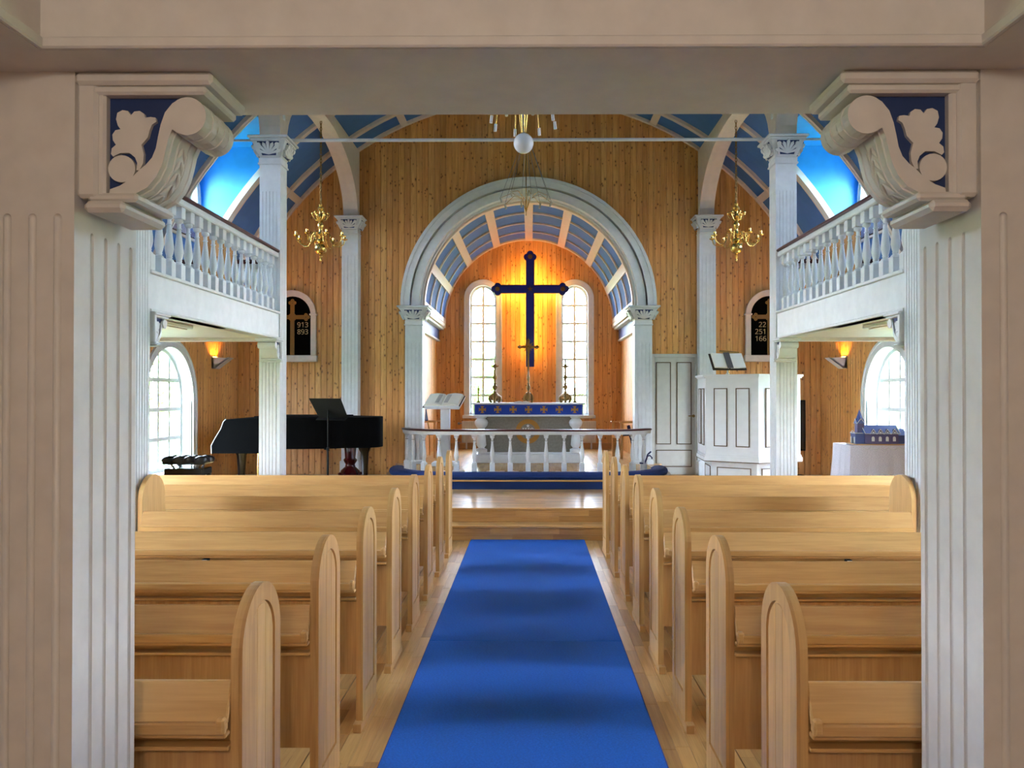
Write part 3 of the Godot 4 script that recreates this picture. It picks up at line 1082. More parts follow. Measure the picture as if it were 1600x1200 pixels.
func build_arcade() -> void:
	for s in [-1, 1]:
		column(s, COL1, "white fluted column at the pew end of the %s side gallery front" % side_word(s))
		column(s, COL2, "white fluted column at the chancel end of the %s side gallery front" % side_word(s))
		# pilaster on the end wall
		var o := thing("pilaster", "white fluted pilaster with small capital on end wall, %s side" % side_word(s), "pilaster", V(s * (ARC + 0.135), 0, ENDW - 0.13), 0, "end wall pilasters")
		var st := mb()
		fluted(st, 0.27, 0.22, POD + 0.25, 4.0, 4, 0.014, 0.006)
		obj("shaft", st, M.white, o)
		bx("neck", Vector3(0, 4.18, 0), Vector3(0.27, 0.36, 0.22), M.white, o)
		bx("base", Vector3(0, POD + 0.125, 0), Vector3(0.32, 0.25, 0.25), M.white, o, 0.01)
		var c := Node3D.new()
		c.name = "capital"
		o.add_child(c)
		capital(c, 0.25, 0.28, 4.36, [0, 1, 3])
		# arches between the posts
		var spans := [[COL2 + COLW, ENDW - 0.25, "last bay before the end wall"], [COL1 + COLW, COL2, "bay above the gallery rail"], [2.3, COL1, "bay next to the west gallery"]]
		for q in spans:
			var a: float = q[0]
			var b: float = q[1]
			var m := (a + b) / 2
			var half := (b - a) / 2
			var poly := PackedVector2Array([Vector2(a - 0.12, 5.76), Vector2(a - 0.12, 4.64)])
			for k in 25:
				var t := PI - PI * k / 24
				poly.append(Vector2(m + cos(t) * half, 4.64 + sin(t) * 0.95))
			poly.append(Vector2(b + (0.12 if b < 13 else 0.12), 4.64))
			poly.append(Vector2(b + 0.12, 5.76))
			st = mb()
			prism(st, poly, COLW, Transform3D(Basis(Vector3(0, 0, -1), Vector3.UP, Vector3(1, 0, 0)), Vector3(s * (ARC + COLW / 2) - COLW / 2, 0, 0)))
			var ar := obj(numbered("arcade_arch"), st, M.rib, self)
			tag(ar, "white arcade arch of the %s side, %s" % [side_word(s), q[2]], "arch", "arcade arches")
	for d in [COL2 + COLW / 2]:
		var st := mb()
		tube(st, [V(-ARC - 0.2, 4.645, d), V(0, 4.645, d), V(ARC + 0.2, 4.645, d)], 0.019, 10)
		tube(st, [V(-WALL, 4.645, d), V(-ARC, 4.645, d)], 0.014, 8)
		tube(st, [V(ARC, 4.645, d), V(WALL, 4.645, d)], 0.014, 8)
		tag(obj("tie_rod", st, M.white, self), "thin white tie rod spanning the nave between the column capitals", "rod")

func build_chancel_arch() -> void:
	var c := Vector2(0, 3.18)
	var o := thing("chancel_arch", "wide white moulded round arch framing the apse", "arch")
	var st := mb()
	band(st, arc(c, 2.13, 0, 180, 64), arc(c, 1.99, 0, 180, 64), -ENDW, -ENDW + 0.16)
	band(st, arc(c, 2.14, 0, 180, 64), arc(c, 2.09, 0, 180, 64), -ENDW, -ENDW + 0.18)
	obj("outer_moulding", st, M.white, o)
	st = mb()
	band(st, arc(c, 1.968, 0, 180, 64), arc(c, 1.83, 0, 180, 64), -ENDW - 0.1, -ENDW + 0.11)
	obj("inner_moulding", st, M.white, o)
	st = mb()   # recessed bed behind the grooves
	band(st, arc(c, 2.02, 0, 180, 64), arc(c, 1.80, 0, 180, 64), -ENDW - 0.14, -ENDW - 0.02)
	obj("bed", st, M.white, o)
	for s in [-1, 1]:
		var p := thing("pilaster", "white fluted pilaster carrying the chancel arch, %s side" % side_word(s), "pilaster", V(s * 1.915, 0, ENDW - 0.03), 0, "chancel arch pilasters")
		st = mb()
		fluted(st, 0.29, 0.28, SAN, 2.55, 4, 0.014, 0.006)
		obj("shaft", st, M.white, p)
		bx("neck", Vector3(0, 2.695, 0), Vector3(0.29, 0.29, 0.28), M.white, p)
		bx("base", Vector3(0, (SAN + POD) / 2, 0), Vector3(0.33, SAN - POD + 0.12, 0.32), M.white, p, 0.01)
		var k := Node3D.new()
		k.name = "capital"
		p.add_child(k)
		capital(k, 0.28, 0.32, 2.84, [0, 1, 3])

func build_apse() -> void:
	# side and back walls
	var st := mb()
	for s in [-1, 1]:
		var w := setting("wall_apse_left" if s < 0 else "wall_apse_right", "pine boarded side wall of the apse, %s side" % side_word(s), "wall")
		var xf := face(V(s * 1.97, 0, 0), -s * PI / 2)
		var flat := func(_u: float) -> float: return 3.2
		st = mb()
		backing(st, xf, (ENDW if s < 0 else -APSE - 0.1), (APSE + 0.1 if s < 0 else -ENDW), 0.5, 0.0, flat, [], 0.15)
		obj("backing", st, M.pine[3], w)
		boards(w, xf, (ENDW + 0.1 if s < 0 else -APSE), (APSE if s < 0 else -ENDW - 0.1), 0.1, SAN, flat, [])
		var co := thing("cornice", "white cornice over a blue frieze along the apse, %s side" % side_word(s), "cornice", Vector3.ZERO, 0, "apse cornices")
		bx("shelf", V(s * 1.865, 3.135, (ENDW + APSE) / 2 + 0.1), Vector3(0.20, 0.09, APSE - ENDW - 0.2), M.rib, co, 0.012)
		bx("shelf_moulding", V(s * 1.885, 3.075, (ENDW + APSE) / 2 + 0.1), Vector3(0.16, 0.05, APSE - ENDW - 0.2), M.white, co, 0.012)
		bx("frieze", V(s * 1.93, 2.95, (ENDW + APSE) / 2 + 0.1), Vector3(0.05, 0.22, APSE - ENDW - 0.2), M.frieze, co)
		bx("lower_moulding", V(s * 1.925, 2.825, (ENDW + APSE) / 2 + 0.1), Vector3(0.075, 0.035, APSE - ENDW - 0.2), M.white, co, 0.008)
	var b := setting("wall_apse_back", "pine boarded back wall of the apse behind the blue cross", "wall")
	var holes := []
	for s in [-1, 1]:
		holes.append({"c": s * 0.974, "w": 0.30, "y0": 1.225, "y1": 3.72, "r": 0.30})
	var top := func(u: float) -> float: return 3.18 + sqrt(maxf(1.99 * 1.99 - u * u, 0.0)) if absf(u) < 1.99 else 3.18
	st = mb()
	backing(st, face(V(0, 0, APSE), 0), -2.1, 2.1, 0.075, 0.0, top, holes, 0.15)
	obj("backing", st, M.pine[3], b)
	boards(b, face(V(0, 0, APSE), 0), -1.96, 1.96, 0.098, SAN, top, holes)
	bx("skirting", V(0, SAN + 0.06, APSE - 0.03), Vector3(3.9, 0.12, 0.025), M.oak_floor_x[3], b)
	# panelled barrel
	var v := setting("ceiling_apse", "barrel vault of pale blue panels between cream ribs over the apse", "ceiling")
	var c := Vector2(0, 3.18)
	var ds := [13.62, 14.44, 15.28, 16.12, 16.95]
	for i in 4:
		for k in 8:
			var m := mb()
			patch(m, 22.5 * k, 22.5 * (k + 1), ds[i], ds[i + 1], 1.80, 1.86, c, 6)
			obj("panel", m, M.apse_blue, v)
	for k in 9:
		var m := mb()
		var da := 2.5 if k > 0 and k < 8 else 1.6
		var mid := 22.5 * k + (1.6 if k == 0 else (-1.6 if k == 8 else 0.0))
		patch(m, mid - da, mid + da, 13.6, 17.0, 1.765, 1.81, c, 2)
		obj("rib", m, M.rib, v)
	for i in 5:
		var m := mb()
		var hw: float = [0.07, 0.028, 0.028, 0.028, 0.06][i]
		var dd: float = [13.66, ds[1], ds[2], ds[3], 16.92][i]
		patch(m, 0, 180, dd - hw, dd + hw, 1.77, 1.81, c, 48)
		obj("rib", m, M.rib, v)

func build_near() -> void:
	var pl := -1.055
	var pr := 1.103
	var beam := 2.47
	for s in [-1, 1]:
		var inner: float = pl if s < 0 else pr
		var o := thing("gallery_pillar", "broad cream fluted pillar on the %s side carrying the west gallery" % side_word(s), "pillar", V(inner + s * 0.18, 0, 2.05))
		var b := CSGBox3D.new()
		b.name = "shaft"
		b.size = Vector3(0.36, beam, 0.30)
		b.position = Vector3(0, beam / 2, 0)
		b.material = M.ivory
		o.add_child(b)
		for k in 5:
			flute(b, Vector3(-s * 0.18 + s * (0.040 + 0.0605 * k + (0.012 if s > 0 else 0.0)), 0, 0.1515), 0.0105, 2.12 - beam / 2, s)
		for k in 4:
			flute(b, Vector3(-s * 0.1815, 0, 0.072 - 0.064 * k), 0.0085, 2.09 - beam / 2, s)
		bx("plinth", Vector3(0, 0.1, 0), Vector3(0.40, 0.2, 0.34), M.ivory, o, 0.01)
		var br := thing("console_bracket", "large carved scroll bracket with blue lily panel under the gallery beam, %s side" % side_word(s), "bracket", Vector3.ZERO, 0, "scroll brackets under the west gallery")
		if s < 0:
			bracket(br, Transform3D(Basis.IDENTITY, V(pl, beam, 2.10)), 0.18, M.ivory)
		else:
			bracket(br, Transform3D(Basis(Vector3(-1, 0, 0), Vector3.UP, Vector3(0, 0, -1)), V(pr, beam, 1.92)), 0.18, M.ivory)
		# closing walls beside the pillars
		var w := setting("wall_front_left" if s < 0 else "wall_front_right", "cream partition beside the gallery pillar on the %s side" % side_word(s), "wall")
		var a := absf(inner) + 0.36
		bx("plaster", V(s * (a + WALL) / 2, beam / 2, 2.1), Vector3(WALL - a, beam, 0.16), M.cream, w)
		# beam towards the lens
		var sb := setting("trim_%d" % (9 if s < 0 else 10), "cream boxed beam running back from the %s side pillar" % side_word(s), "beam")
		var xin := -1.065 if s < 0 else 1.045
		bx("beam", V((xin + s * WALL) / 2, beam + 0.25, -0.36), Vector3(WALL - absf(xin), 0.5, 4.28), M.ivory, sb)
		bx("edge_moulding", V(xin - s * 0.006, beam + 0.013, -0.36), Vector3(0.016, 0.026, 4.27), M.ivory, sb, 0.004)
	var cb := setting("trim_8", "cream cross beam of the west gallery above the two scroll brackets", "beam")
	bx("beam", V(0, beam + 0.25, 1.99), Vector3(2 * WALL, 0.5, 0.42), M.ivory, cb)
	bx("edge_moulding", V(-0.01, beam + 0.013, 1.774), Vector3(2.12, 0.026, 0.016), M.ivory, cb, 0.004)
	var c := setting("ceiling_gallery", "cream ceiling under the west gallery", "ceiling")
	bx("board", V(0, beam + 0.42, -0.4), Vector3(2.4, 0.1, 4.4), M.ivory, c)
	# the lamp that lights the entrance
	var lamp := thing("ceiling_lamp", "round opal ceiling lamp over the entrance, behind the lens", "lamp", V(0.0, beam + 0.37, -1.2))
	var st := mb()
	lathe(st, [[0.0, -0.13], [0.08, -0.12], [0.14, -0.08], [0.16, -0.03], [0.16, 0.0]], 20)
	obj("shade", st, glow(Color(1.0, 0.82, 0.66), 2.0), lamp)
	st = mb()
	lathe(st, [[0.17, -0.02], [0.17, 0.0], [0.0, 0.0]], 20)
	obj("rim", st, M.brass, lamp)
	var l := OmniLight3D.new()
	l.name = "lamp_light"
	l.position = Vector3(0, -0.20, 0)
	l.light_color = Color(1.0, 0.94, 0.87)
	l.light_energy = 1.6
	l.light_size = 0.15
	l.omni_range = 12.0
	l.omni_attenuation = 2.0
	l.shadow_enabled = true
	lamp.add_child(l)

func flute(b: CSGBox3D, at: Vector3, r: float, top: float, s: int) -> void:
	var c := CSGCylinder3D.new()
	c.name = "flute"
	c.operation = CSGShape3D.OPERATION_SUBTRACTION
	c.radius = r
	c.height = 1.9
	c.sides = 12
	c.position = at + Vector3(0, top - 0.95, 0)
	c.material = M.ivory
	b.add_child(c, true)
	var q := CSGSphere3D.new()
	q.name = "flute_top"
	q.operation = CSGShape3D.OPERATION_SUBTRACTION
	q.radius = r
	q.radial_segments = 12
	q.rings = 8
	q.position = at + Vector3(0, top, 0)
	q.material = M.ivory
	b.add_child(q, true)

func build_gallery(s: int) -> void:
	var lo := 2.32
	var hi := 2.64
	var a := COL1 + COLW
	var o := thing("side_gallery", "white side gallery floor and front beam on the %s side" % side_word(s), "gallery")
	bx("front_beam", V(s * (ARC + 0.07), (lo + hi) / 2, (a + COL2) / 2), Vector3(0.12, hi - lo, COL2 - a), M.white, o)
	bx("top_moulding", V(s * (ARC + 0.06), hi - 0.016, (a + COL2) / 2), Vector3(0.14, 0.03, COL2 - a), M.white, o, 0.006)
	bx("bottom_moulding", V(s * (ARC + 0.06), lo + 0.012, (a + COL2) / 2), Vector3(0.135, 0.024, COL2 - a), M.white, o, 0.006)
	bx("floor_slab", V(s * (ARC + 0.13 + WALL) / 2, lo + 0.14, (2.2 + 9.55) / 2), Vector3(WALL - ARC - 0.14, 0.20, 9.55 - 2.2), M.cream, o)
	bx("end_beam", V(s * (ARC + 0.25 + WALL) / 2, lo + 0.12, 9.49), Vector3(WALL - ARC - 0.26, 0.24, 0.12), M.cream, o, 0.006)
	bx("front_beam", V(s * (ARC + 0.07), (lo + hi) / 2, (2.2 + COL1) / 2), Vector3(0.12, hi - lo, COL1 - 2.2), M.white, o)
	# balustrade between the columns
	var b := thing("balustrade", "white turned balustrade with dark red handrail on the %s side gallery" % side_word(s), "balustrade")
	var bm := baluster_mesh(0.615, 0.078, 0.135, 0.10)
	for k in 17:
		share("baluster", bm, M.white, b, V(s * (ARC + 0.07), hi, 6.12 + 0.180 * k))
	bx("rail", V(s * (ARC + 0.065), 3.285, (a + COL2) / 2), Vector3(0.10, 0.06, COL2 - a), M.white, b, 0.01)
	bx("handrail", V(s * (ARC + 0.065), 3.333, (a + COL2) / 2), Vector3(0.125, 0.036, COL2 - a), M.red_wood, b, 0.012)
	# rail at the chancel end of the gallery
	var e := thing("balustrade", "white balustrade with dark red handrail closing the chancel end, %s side" % side_word(s), "balustrade")
	for k in 9:
		share("baluster", bm, M.white, e, V(s * (ARC + 0.42 + 0.185 * k), lo + 0.242, 9.5))
	bx("rail", V(s * (ARC + 0.25 + WALL) / 2, 3.208, 9.5), Vector3(WALL - ARC - 0.27, 0.06, 0.10), M.white, e, 0.01)
	bx("handrail", V(s * (ARC + 0.25 + WALL) / 2, 3.263, 9.5), Vector3(WALL - ARC - 0.27, 0.05, 0.125), M.red_wood, e, 0.012)
	# pine cupboard on the gallery
	var c := thing("cupboard", "low plain pine cupboard standing on the %s side gallery floor" % side_word(s), "cupboard", V(s * 3.57, lo + 0.24, 9.12))
	bx("body", Vector3(0, 0.5, 0), Vector3(0.32, 1.0, 0.34), M.pine[3], c, 0.008)
	for k in [-1, 1]:
		bx("door", Vector3(k * 0.076, 0.48, 0.176), Vector3(0.145, 0.86, 0.018), M.pine[3], c, 0.006)
	bx("top_board", Vector3(0, 1.012, 0), Vector3(0.36, 0.025, 0.39), M.pine[3], c, 0.006)
	# scroll brackets under the front beam
	for q in [[COL2, 1.0, "chancel"], [COL1 + COLW, -1.0, "pew"]]:
		var br := thing("console_bracket", "small white scroll bracket with blue panel at the %s end of %s side gallery" % [q[2], side_word(s)], "bracket", Vector3.ZERO, 0, "scroll brackets under the side galleries")
		var dir: float = q[1]
		var k := 0.78
		var bas := Basis(Vector3(0, 0, dir), Vector3.UP, Vector3(-dir, 0, 0)).scaled_local(Vector3(k, k, 1.0))
		var ox: float = (s * ARC if s * dir < 0 else s * ARC + s * 0.20) 
		bracket(br, Transform3D(bas, V(ox - (0.02 * s), lo, q[0])), 0.20, M.white, false)

func pew(s: int, outer: float, row: int, label: String) -> void:
	var o := thing("pew", label, "pew", V(0, 0, 2.36 + 0.85 * row), 0, "oak pews")
	var inner := 0.815
	var t := 0.034
	for e in 2:
		var aisle := e == 0
		var x0: float = (s * inner) if aisle else (s * outer)
		# extrude towards the seat from the outward face
		var out_dir: float = -s if aisle else s
		var basis := Basis(Vector3(0, 0, -1), Vector3.UP, Vector3(1, 0, 0))
		var shape := PackedVector2Array([Vector2(0.0, 0.04)])
		var ring_i := PackedVector2Array([Vector2(0.058, 0.17)])
		for k in 21:
			var a := PI - PI * k / 20
			shape.append(Vector2(0.18 + cos(a) * 0.18, 0.92 + sin(a) * 0.18))
			ring_i.append(Vector2(0.18 + cos(a) * 0.122, 0.92 + sin(a) * 0.122))
		shape.append(Vector2(0.36, 0.04))
		ring_i.append(Vector2(0.302, 0.17))
		var end := Node3D.new()
		end.name = "pew_end"
		o.add_child(end, true)
		end.position = Vector3(x0 - out_dir * t, 0, 0)
		# local: outward face at x = out_dir * t
		var st := mb()
		var core := t - 0.010
		prism(st, shape, core, Transform3D(basis, Vector3(0.0 if out_dir > 0 else -core, 0, 0)))
		obj("core_board", st, M.oak_up[row % 4], end)
		st = mb()
		var ring_o := shape.duplicate()
		var z0 := core - 0.001
		var z1 := t
		var fx := Transform3D(basis, Vector3.ZERO) if out_dir > 0 else Transform3D(Basis(Vector3(0, 0, -1), Vector3.UP, Vector3(-1, 0, 0)), Vector3.ZERO)
		band(st, ring_o, ring_i, z0, z1, fx)
		var lo := PackedVector2Array([Vector2(0.0, 0.04), Vector2(0.36, 0.04), Vector2(0.302, 0.17), Vector2(0.058, 0.17)])
		prism(st, lo, z1 - z0, fx * Transform3D(Basis.IDENTITY, Vector3(0, 0, z0)))
		obj("frame", st, M.oak_up[(row + 1) % 4], end)
		var bw := 0.228 / 3.0
		for k in 3:
			st = mb()
			var ua := 0.066 + bw * k
			var ub := ua + bw
			var poly := PackedVector2Array([Vector2(ua + 0.0006, 0.178), Vector2(ub - 0.0006, 0.178)])
			for j in 7:
				var u := lerpf(ub - 0.0006, ua + 0.0006, j / 6.0)
				var q := clampf((u - 0.18) / 0.114, -1.0, 1.0)
				poly.append(Vector2(u, 0.92 + 0.114 * sqrt(maxf(1 - q * q, 0.0))))
			prism(st, poly, 0.007, fx * Transform3D(Basis.IDENTITY, Vector3(0, 0, core - 0.001)), 0.0015)
			obj("panel_board", st, pick("oak_up"), end)
		st = mb()
		box(st, Vector3(out_dir * (t / 2 - 0.002), 0.022, -0.17), Vector3(t + 0.008, 0.044, 0.44), 0.003)
		obj("foot", st, M.oak_up[1], end)
	var xa := s * (inner + t)
	var xb := s * (outer - t)
	var xc := (xa + xb) / 2
	var ln := absf(xb - xa)
	var st := mb()
	box(st, Vector3.ZERO, Vector3(ln, 0.118, 0.022), 0.004, Transform3D(Basis(Vector3.RIGHT, deg_to_rad(-22)), Vector3(xc, 0.793, 0.004)))
	obj("book_rest", st, M.oak_x[row % 3], o)
	st = mb()
	box(st, Vector3(xc, 0.730, 0.040), Vector3(ln, 0.036, 0.024), 0.005)
	obj("lip", st, M.oak_x[(row + 1) % 3], o)
	st = mb()
	box(st, Vector3(xc, 0.706, 0.022), Vector3(ln, 0.014, 0.036), 0.003)
	obj("lip_moulding", st, M.oak_x[(row + 1) % 3], o)
	st = mb()
	box(st, Vector3(xa + s * 0.014, 0.738, 0.034), Vector3(0.026, 0.044, 0.040), 0.006)
	obj("lip_stop", st, M.oak_x[0], o)
	st = mb()
	box(st, Vector3(xc, 0.660, -0.004), Vector3(ln, 0.012, 0.046), 0.003)
	obj("book_shelf", st, M.oak_x[(row + 2) % 3], o)
	st = mb()
	box(st, Vector3(xc, 0.74, -0.042), Vector3(ln, 0.20, 0.020), 0.004)
	obj("backrest", st, M.oak_x[row % 3], o)
	st = mb()
	box(st, Vector3(xc, 0.455, -0.035), Vector3(ln, 0.37, 0.018))
	obj("back_panel", st, M.oak_up[1], o)
	st = mb()
	box(st, Vector3(xc, 0.44, -0.25), Vector3(ln, 0.03, 0.40), 0.008)
	obj("seat", st, M.oak_x[(row + 2) % 3], o)
	st = mb()
	box(st, Vector3(xc, 0.36, -0.10), Vector3(ln, 0.13, 0.022), 0.003)
	obj("seat_rail", st, M.oak_x[1], o)

func build_pews() -> void:
	var nth := ["eighth", "seventh", "sixth", "fifth", "fourth", "third", "second", "front"]
	for s in [-1, 1]:
		for row in 8:
			var where := "%s row from the chancel steps" % nth[row]
			if row == 7:
				where = "front row facing the chancel steps"
			pew(s, 2.80 if row < 5 else 4.62, row, "oak pew with arched end panel, %s side, %s" % [side_word(s), where])
	for s in [-1, 1]:
		var h := thing("hymnal", "small dark green hymnal on a pew book shelf, %s side" % side_word(s), "book", V(px(310 if s < 0 else 1334, 4.8), 0.677, 4.905))
		bx("cover", Vector3.ZERO, Vector3(0.035, 0.02, 0.04), paint(Color(0.05, 0.18, 0.20), 0.6), h, 0.002)
		bx("pages", Vector3(0, 0, 0.001), Vector3(0.030, 0.014, 0.04), M.paper, h)

func build_carpet() -> void:
	for k in 2:
		var d0 := -1.5 if k == 0 else 5.485
		var d1 := 5.48 if k == 0 else 9.27
		var o := thing("carpet_runner", "blue wool carpet runner in the aisle, %s piece" % ["longer entrance", "shorter chancel"][k], "carpet", Vector3.ZERO, 0, "aisle carpet")
		bx("pile", V(0, 0.006, (d0 + d1) / 2), Vector3(1.31, 0.012, d1 - d0), M.carpet, o, 0.003)
		for s in [-1, 1]:
			bx("bound_edge", V(s * 0.656, 0.005, (d0 + d1) / 2), Vector3(0.008, 0.010, d1 - d0), M.altar_blue, o, 0.003)

# curve of the communion rail: s runs from the middle outwards, positive to the right
func rail_point(s: float) -> Vector3:
	var x := 0.0
	var z := 0.0
	var a := absf(s)
	var t := 0.0
	while t < a - 1e-6:
		var h := minf(0.02, a - t)
		var m := t + h / 2
		var f := deg_to_rad(clampf(16.0 + (m - 1.29) * 66.0, 0.0, 84.0))
		x += cos(f) * h
		z += sin(f) * h
		t += h
	return V(signf(s) * x, 0, 11.68 + z)

func rail_path(s0: float, s1: float, step := 0.06) -> Array:
	var out := []
	var n := int(ceil((s1 - s0) / step))
	for i in n + 1:
		out.append(rail_point(lerpf(s0, s1, float(i) / n)))
	return out

func build_sanctuary() -> void:
	# raised floor bounded by the rail curve
	var f := setting("floor_sanctuary", "raised oak sanctuary floor with a blue carpeted step", "floor")
	var st := mb()
	var poly := PackedVector2Array()
	for p in rail_path(-2.45, 2.45):
		poly.append(Vector2(p.x, -p.z))
	poly.append(Vector2(2.25, 13.5)); poly.append(Vector2(1.96, 13.5)); poly.append(Vector2(1.96, 17.0))
	poly.append(Vector2(-1.96, 17.0)); poly.append(Vector2(-1.96, 13.5)); poly.append(Vector2(-2.25, 13.5))
	prism(st, poly, SAN - 0.005, Transform3D(Basis(Vector3(1, 0, 0), Vector3(0, 0, -1), Vector3(0, 1, 0)), Vector3.ZERO))
	obj("slab", st, M.oak_floor[0], f)
	var sm := mb()
	var x := -1.93
	while x < 1.95:
		var d := 11.95 + rng.randf() * 0.3
		while d < 17.0:
			var d1 := minf(d + rng.randf_range(0.4, 0.6), 17.0)
			var g := rng.randf_range(0.72, 1.0)
			stave(sm, V(x, SAN - 0.006, (d + d1) / 2), Vector3(0.069, 0.012, d1 - d - 0.001), Color(g, g * 0.97, g * 0.93))
			d = d1
		x += 0.07
	var m := paint(Color.WHITE, 0.26, 0.0, M.oak_floor[0].albedo_texture, Vector3(1 / 0.8, 1 / 2.4, 1 / 2.4))
	m.vertex_color_use_as_albedo = true
	obj("parquet", sm, m, f).set_meta("kind", "stuff")
	var step := thing("communion_step", "low curved step with blue carpeted front below the communion rail", "step")
	var wide := rail_path(-2.5, 2.5)
	st = mb()
	sweep(st, wide, [[-0.05, POD - 0.01], [-0.05, POD + 0.115], [0.27, POD + 0.115], [0.27, POD - 0.01]])
	obj("carpeted_riser", st, M.kneel, step)
	st = mb()
	sweep(st, wide, [[-0.05, POD + 0.112], [-0.05, POD + 0.132], [0.29, POD + 0.132], [0.295, POD + 0.122], [0.29, POD + 0.112]])
	obj("edge_strip", st, M.oak_floor_x[2], step)
	var kn := thing("kneeler", "padded dark blue kneeling cushion curving along the communion rail", "cushion")
	st = mb()
	sweep(st, wide, [[0.0, POD + 0.132], [0.0, POD + 0.20], [0.06, POD + 0.232], [0.14, POD + 0.238], [0.20, POD + 0.228], [0.245, POD + 0.20], [0.255, POD + 0.17], [0.24, POD + 0.134]])
	obj("pad", st, M.kneel, kn)
	var r := thing("communion_rail", "white curved communion rail of turned balusters with red-brown cap", "railing")
	var bm := baluster_mesh(0.55, 0.074, 0.13, 0.02)
	for k in range(-8, 8):
		var s := 0.262 * k
		var a := rail_point(s)
		var b := rail_point(s + 0.01)
		share("baluster", bm, M.white, r, a + Vector3(0, SAN + 0.02, 0), atan2(-(b.z - a.z), b.x - a.x))
	for k in range(-8, 8):   # dark painted rings
		var ring := mb()
		lathe(ring, [[0.0205, 0.0], [0.0225, 0.001], [0.0225, 0.006], [0.0205, 0.007]], 10)
		if k == -8:
			M.ring_mesh = ring.commit()
		share("painted_ring", M.ring_mesh, M.stone_grey, r, rail_point(0.262 * k) + Vector3(0, SAN + 0.02 + 0.457, 0))
	var line := rail_path(-2.2, 1.98)
	st = mb()
	sweep(st, line, [[-0.05, SAN], [-0.05, SAN + 0.02], [0.05, SAN + 0.02], [0.05, SAN]])
	obj("bottom_rail", st, M.white, r)
	st = mb()
	sweep(st, line, [[-0.045, SAN + 0.57], [-0.055, SAN + 0.62], [0.055, SAN + 0.62], [0.045, SAN + 0.57]])
	obj("top_rail", st, M.white, r)
	st = mb()
	sweep(st, line, [[-0.06, SAN + 0.62], [-0.068, SAN + 0.632], [-0.055, SAN + 0.646], [0.055, SAN + 0.646], [0.068, SAN + 0.632], [0.06, SAN + 0.62]])
	obj("cap", st, M.red_wood, r)
	# blue cord tied round the end baluster
	st = mb()
	var e := rail_point(1.90)
	tube(st, [e + Vector3(-0.10, 0.66, 0.06), e + Vector3(-0.03, 0.655, 0.09), e + Vector3(0.0, 0.72, 0.07), e + Vector3(0.02, 0.79, 0.07), e + Vector3(0.07, 0.83, 0.05)], 0.013, 6)
	tube(st, [e + Vector3(0.0, 0.76, 0.07), e + Vector3(0.05, 0.775, 0.075), e + Vector3(0.085, 0.74, 0.06), e + Vector3(0.08, 0.72, 0.06)], 0.011, 6)
	var cord := obj("cord", st, M.ribbon, self)
	tag(cord, "knotted dark blue cord tied to the last rail baluster beside the white door", "cord")

func candlestick(at: Vector3, h: float, label: String, small := false) -> void:
	var o := thing("candlestick", label, "candlestick", at, 0, "altar candlesticks")
	var st := mb()
	if small:
		lathe(st, [[0.04, 0.0], [0.038, 0.012], [0.014, 0.03], [0.010, 0.05], [0.012, 0.09], [0.009, 0.10], [0.010, h * 0.55], [0.020, h * 0.60], [0.012, h * 0.66], [0.018, h * 0.72], [0.020, h * 0.84], [0.012, h * 0.88], [0.0, h * 0.88]], 12)
		obj("stem", st, M.old_brass, o)
		st = mb()
		lathe(st, [[0.009, h * 0.86], [0.009, h], [0.0, h + 0.004]], 8)
		obj("candle", st, M.candle, o)
		return
	o.scale = Vector3(1.25, 1.0, 1.25)
	for k in 3:
		var r := Basis(Vector3.UP, k * TAU / 3 + 0.5)
		ball(st, r * Vector3(0.065, 0.014, 0), 0.018, 8, Vector3(1.3, 0.8, 1))
		tube(st, [r * Vector3(0.07, 0.02, 0), r * Vector3(0.085, 0.06, 0), r * Vector3(0.075, 0.10, 0), r * Vector3(0.045, 0.125, 0), r * Vector3(0.03, 0.16, 0)], [0.016, 0.022, 0.026, 0.022, 0.014], 8)
	obj("feet", st, M.old_brass, o)
	st = mb()
	lathe(st, [[0.03, 0.03], [0.06, 0.05], [0.066, 0.09], [0.045, 0.13], [0.026, 0.165], [0.018, 0.18]], 14)
	obj("base", st, M.old_brass, o)
	st = mb()
	lathe(st, [[0.018, 0.175], [0.026, 0.185], [0.014, 0.20], [0.013, 0.22], [0.034, 0.255], [0.036, 0.275], [0.024, 0.30], [0.014, 0.31], [0.024, 0.33], [0.012, 0.345], [0.016, 0.40], [0.028, 0.425], [0.030, 0.44], [0.018, 0.47], [0.013, 0.55], [0.016, 0.60]], 14)
	obj("stem", st, M.old_brass, o)
	st = mb()
	lathe(st, [[0.014, 0.595], [0.028, 0.61], [0.050, 0.625], [0.056, 0.64], [0.046, 0.636], [0.022, 0.632], [0.022, 0.665], [0.0, 0.665]], 14)
	obj("drip_pan", st, M.old_brass, o)
	st = mb()
	lathe(st, [[0.013, 0.66], [0.013, h], [0.0, h + 0.006]], 10)
	obj("candle", st, M.candle, o)

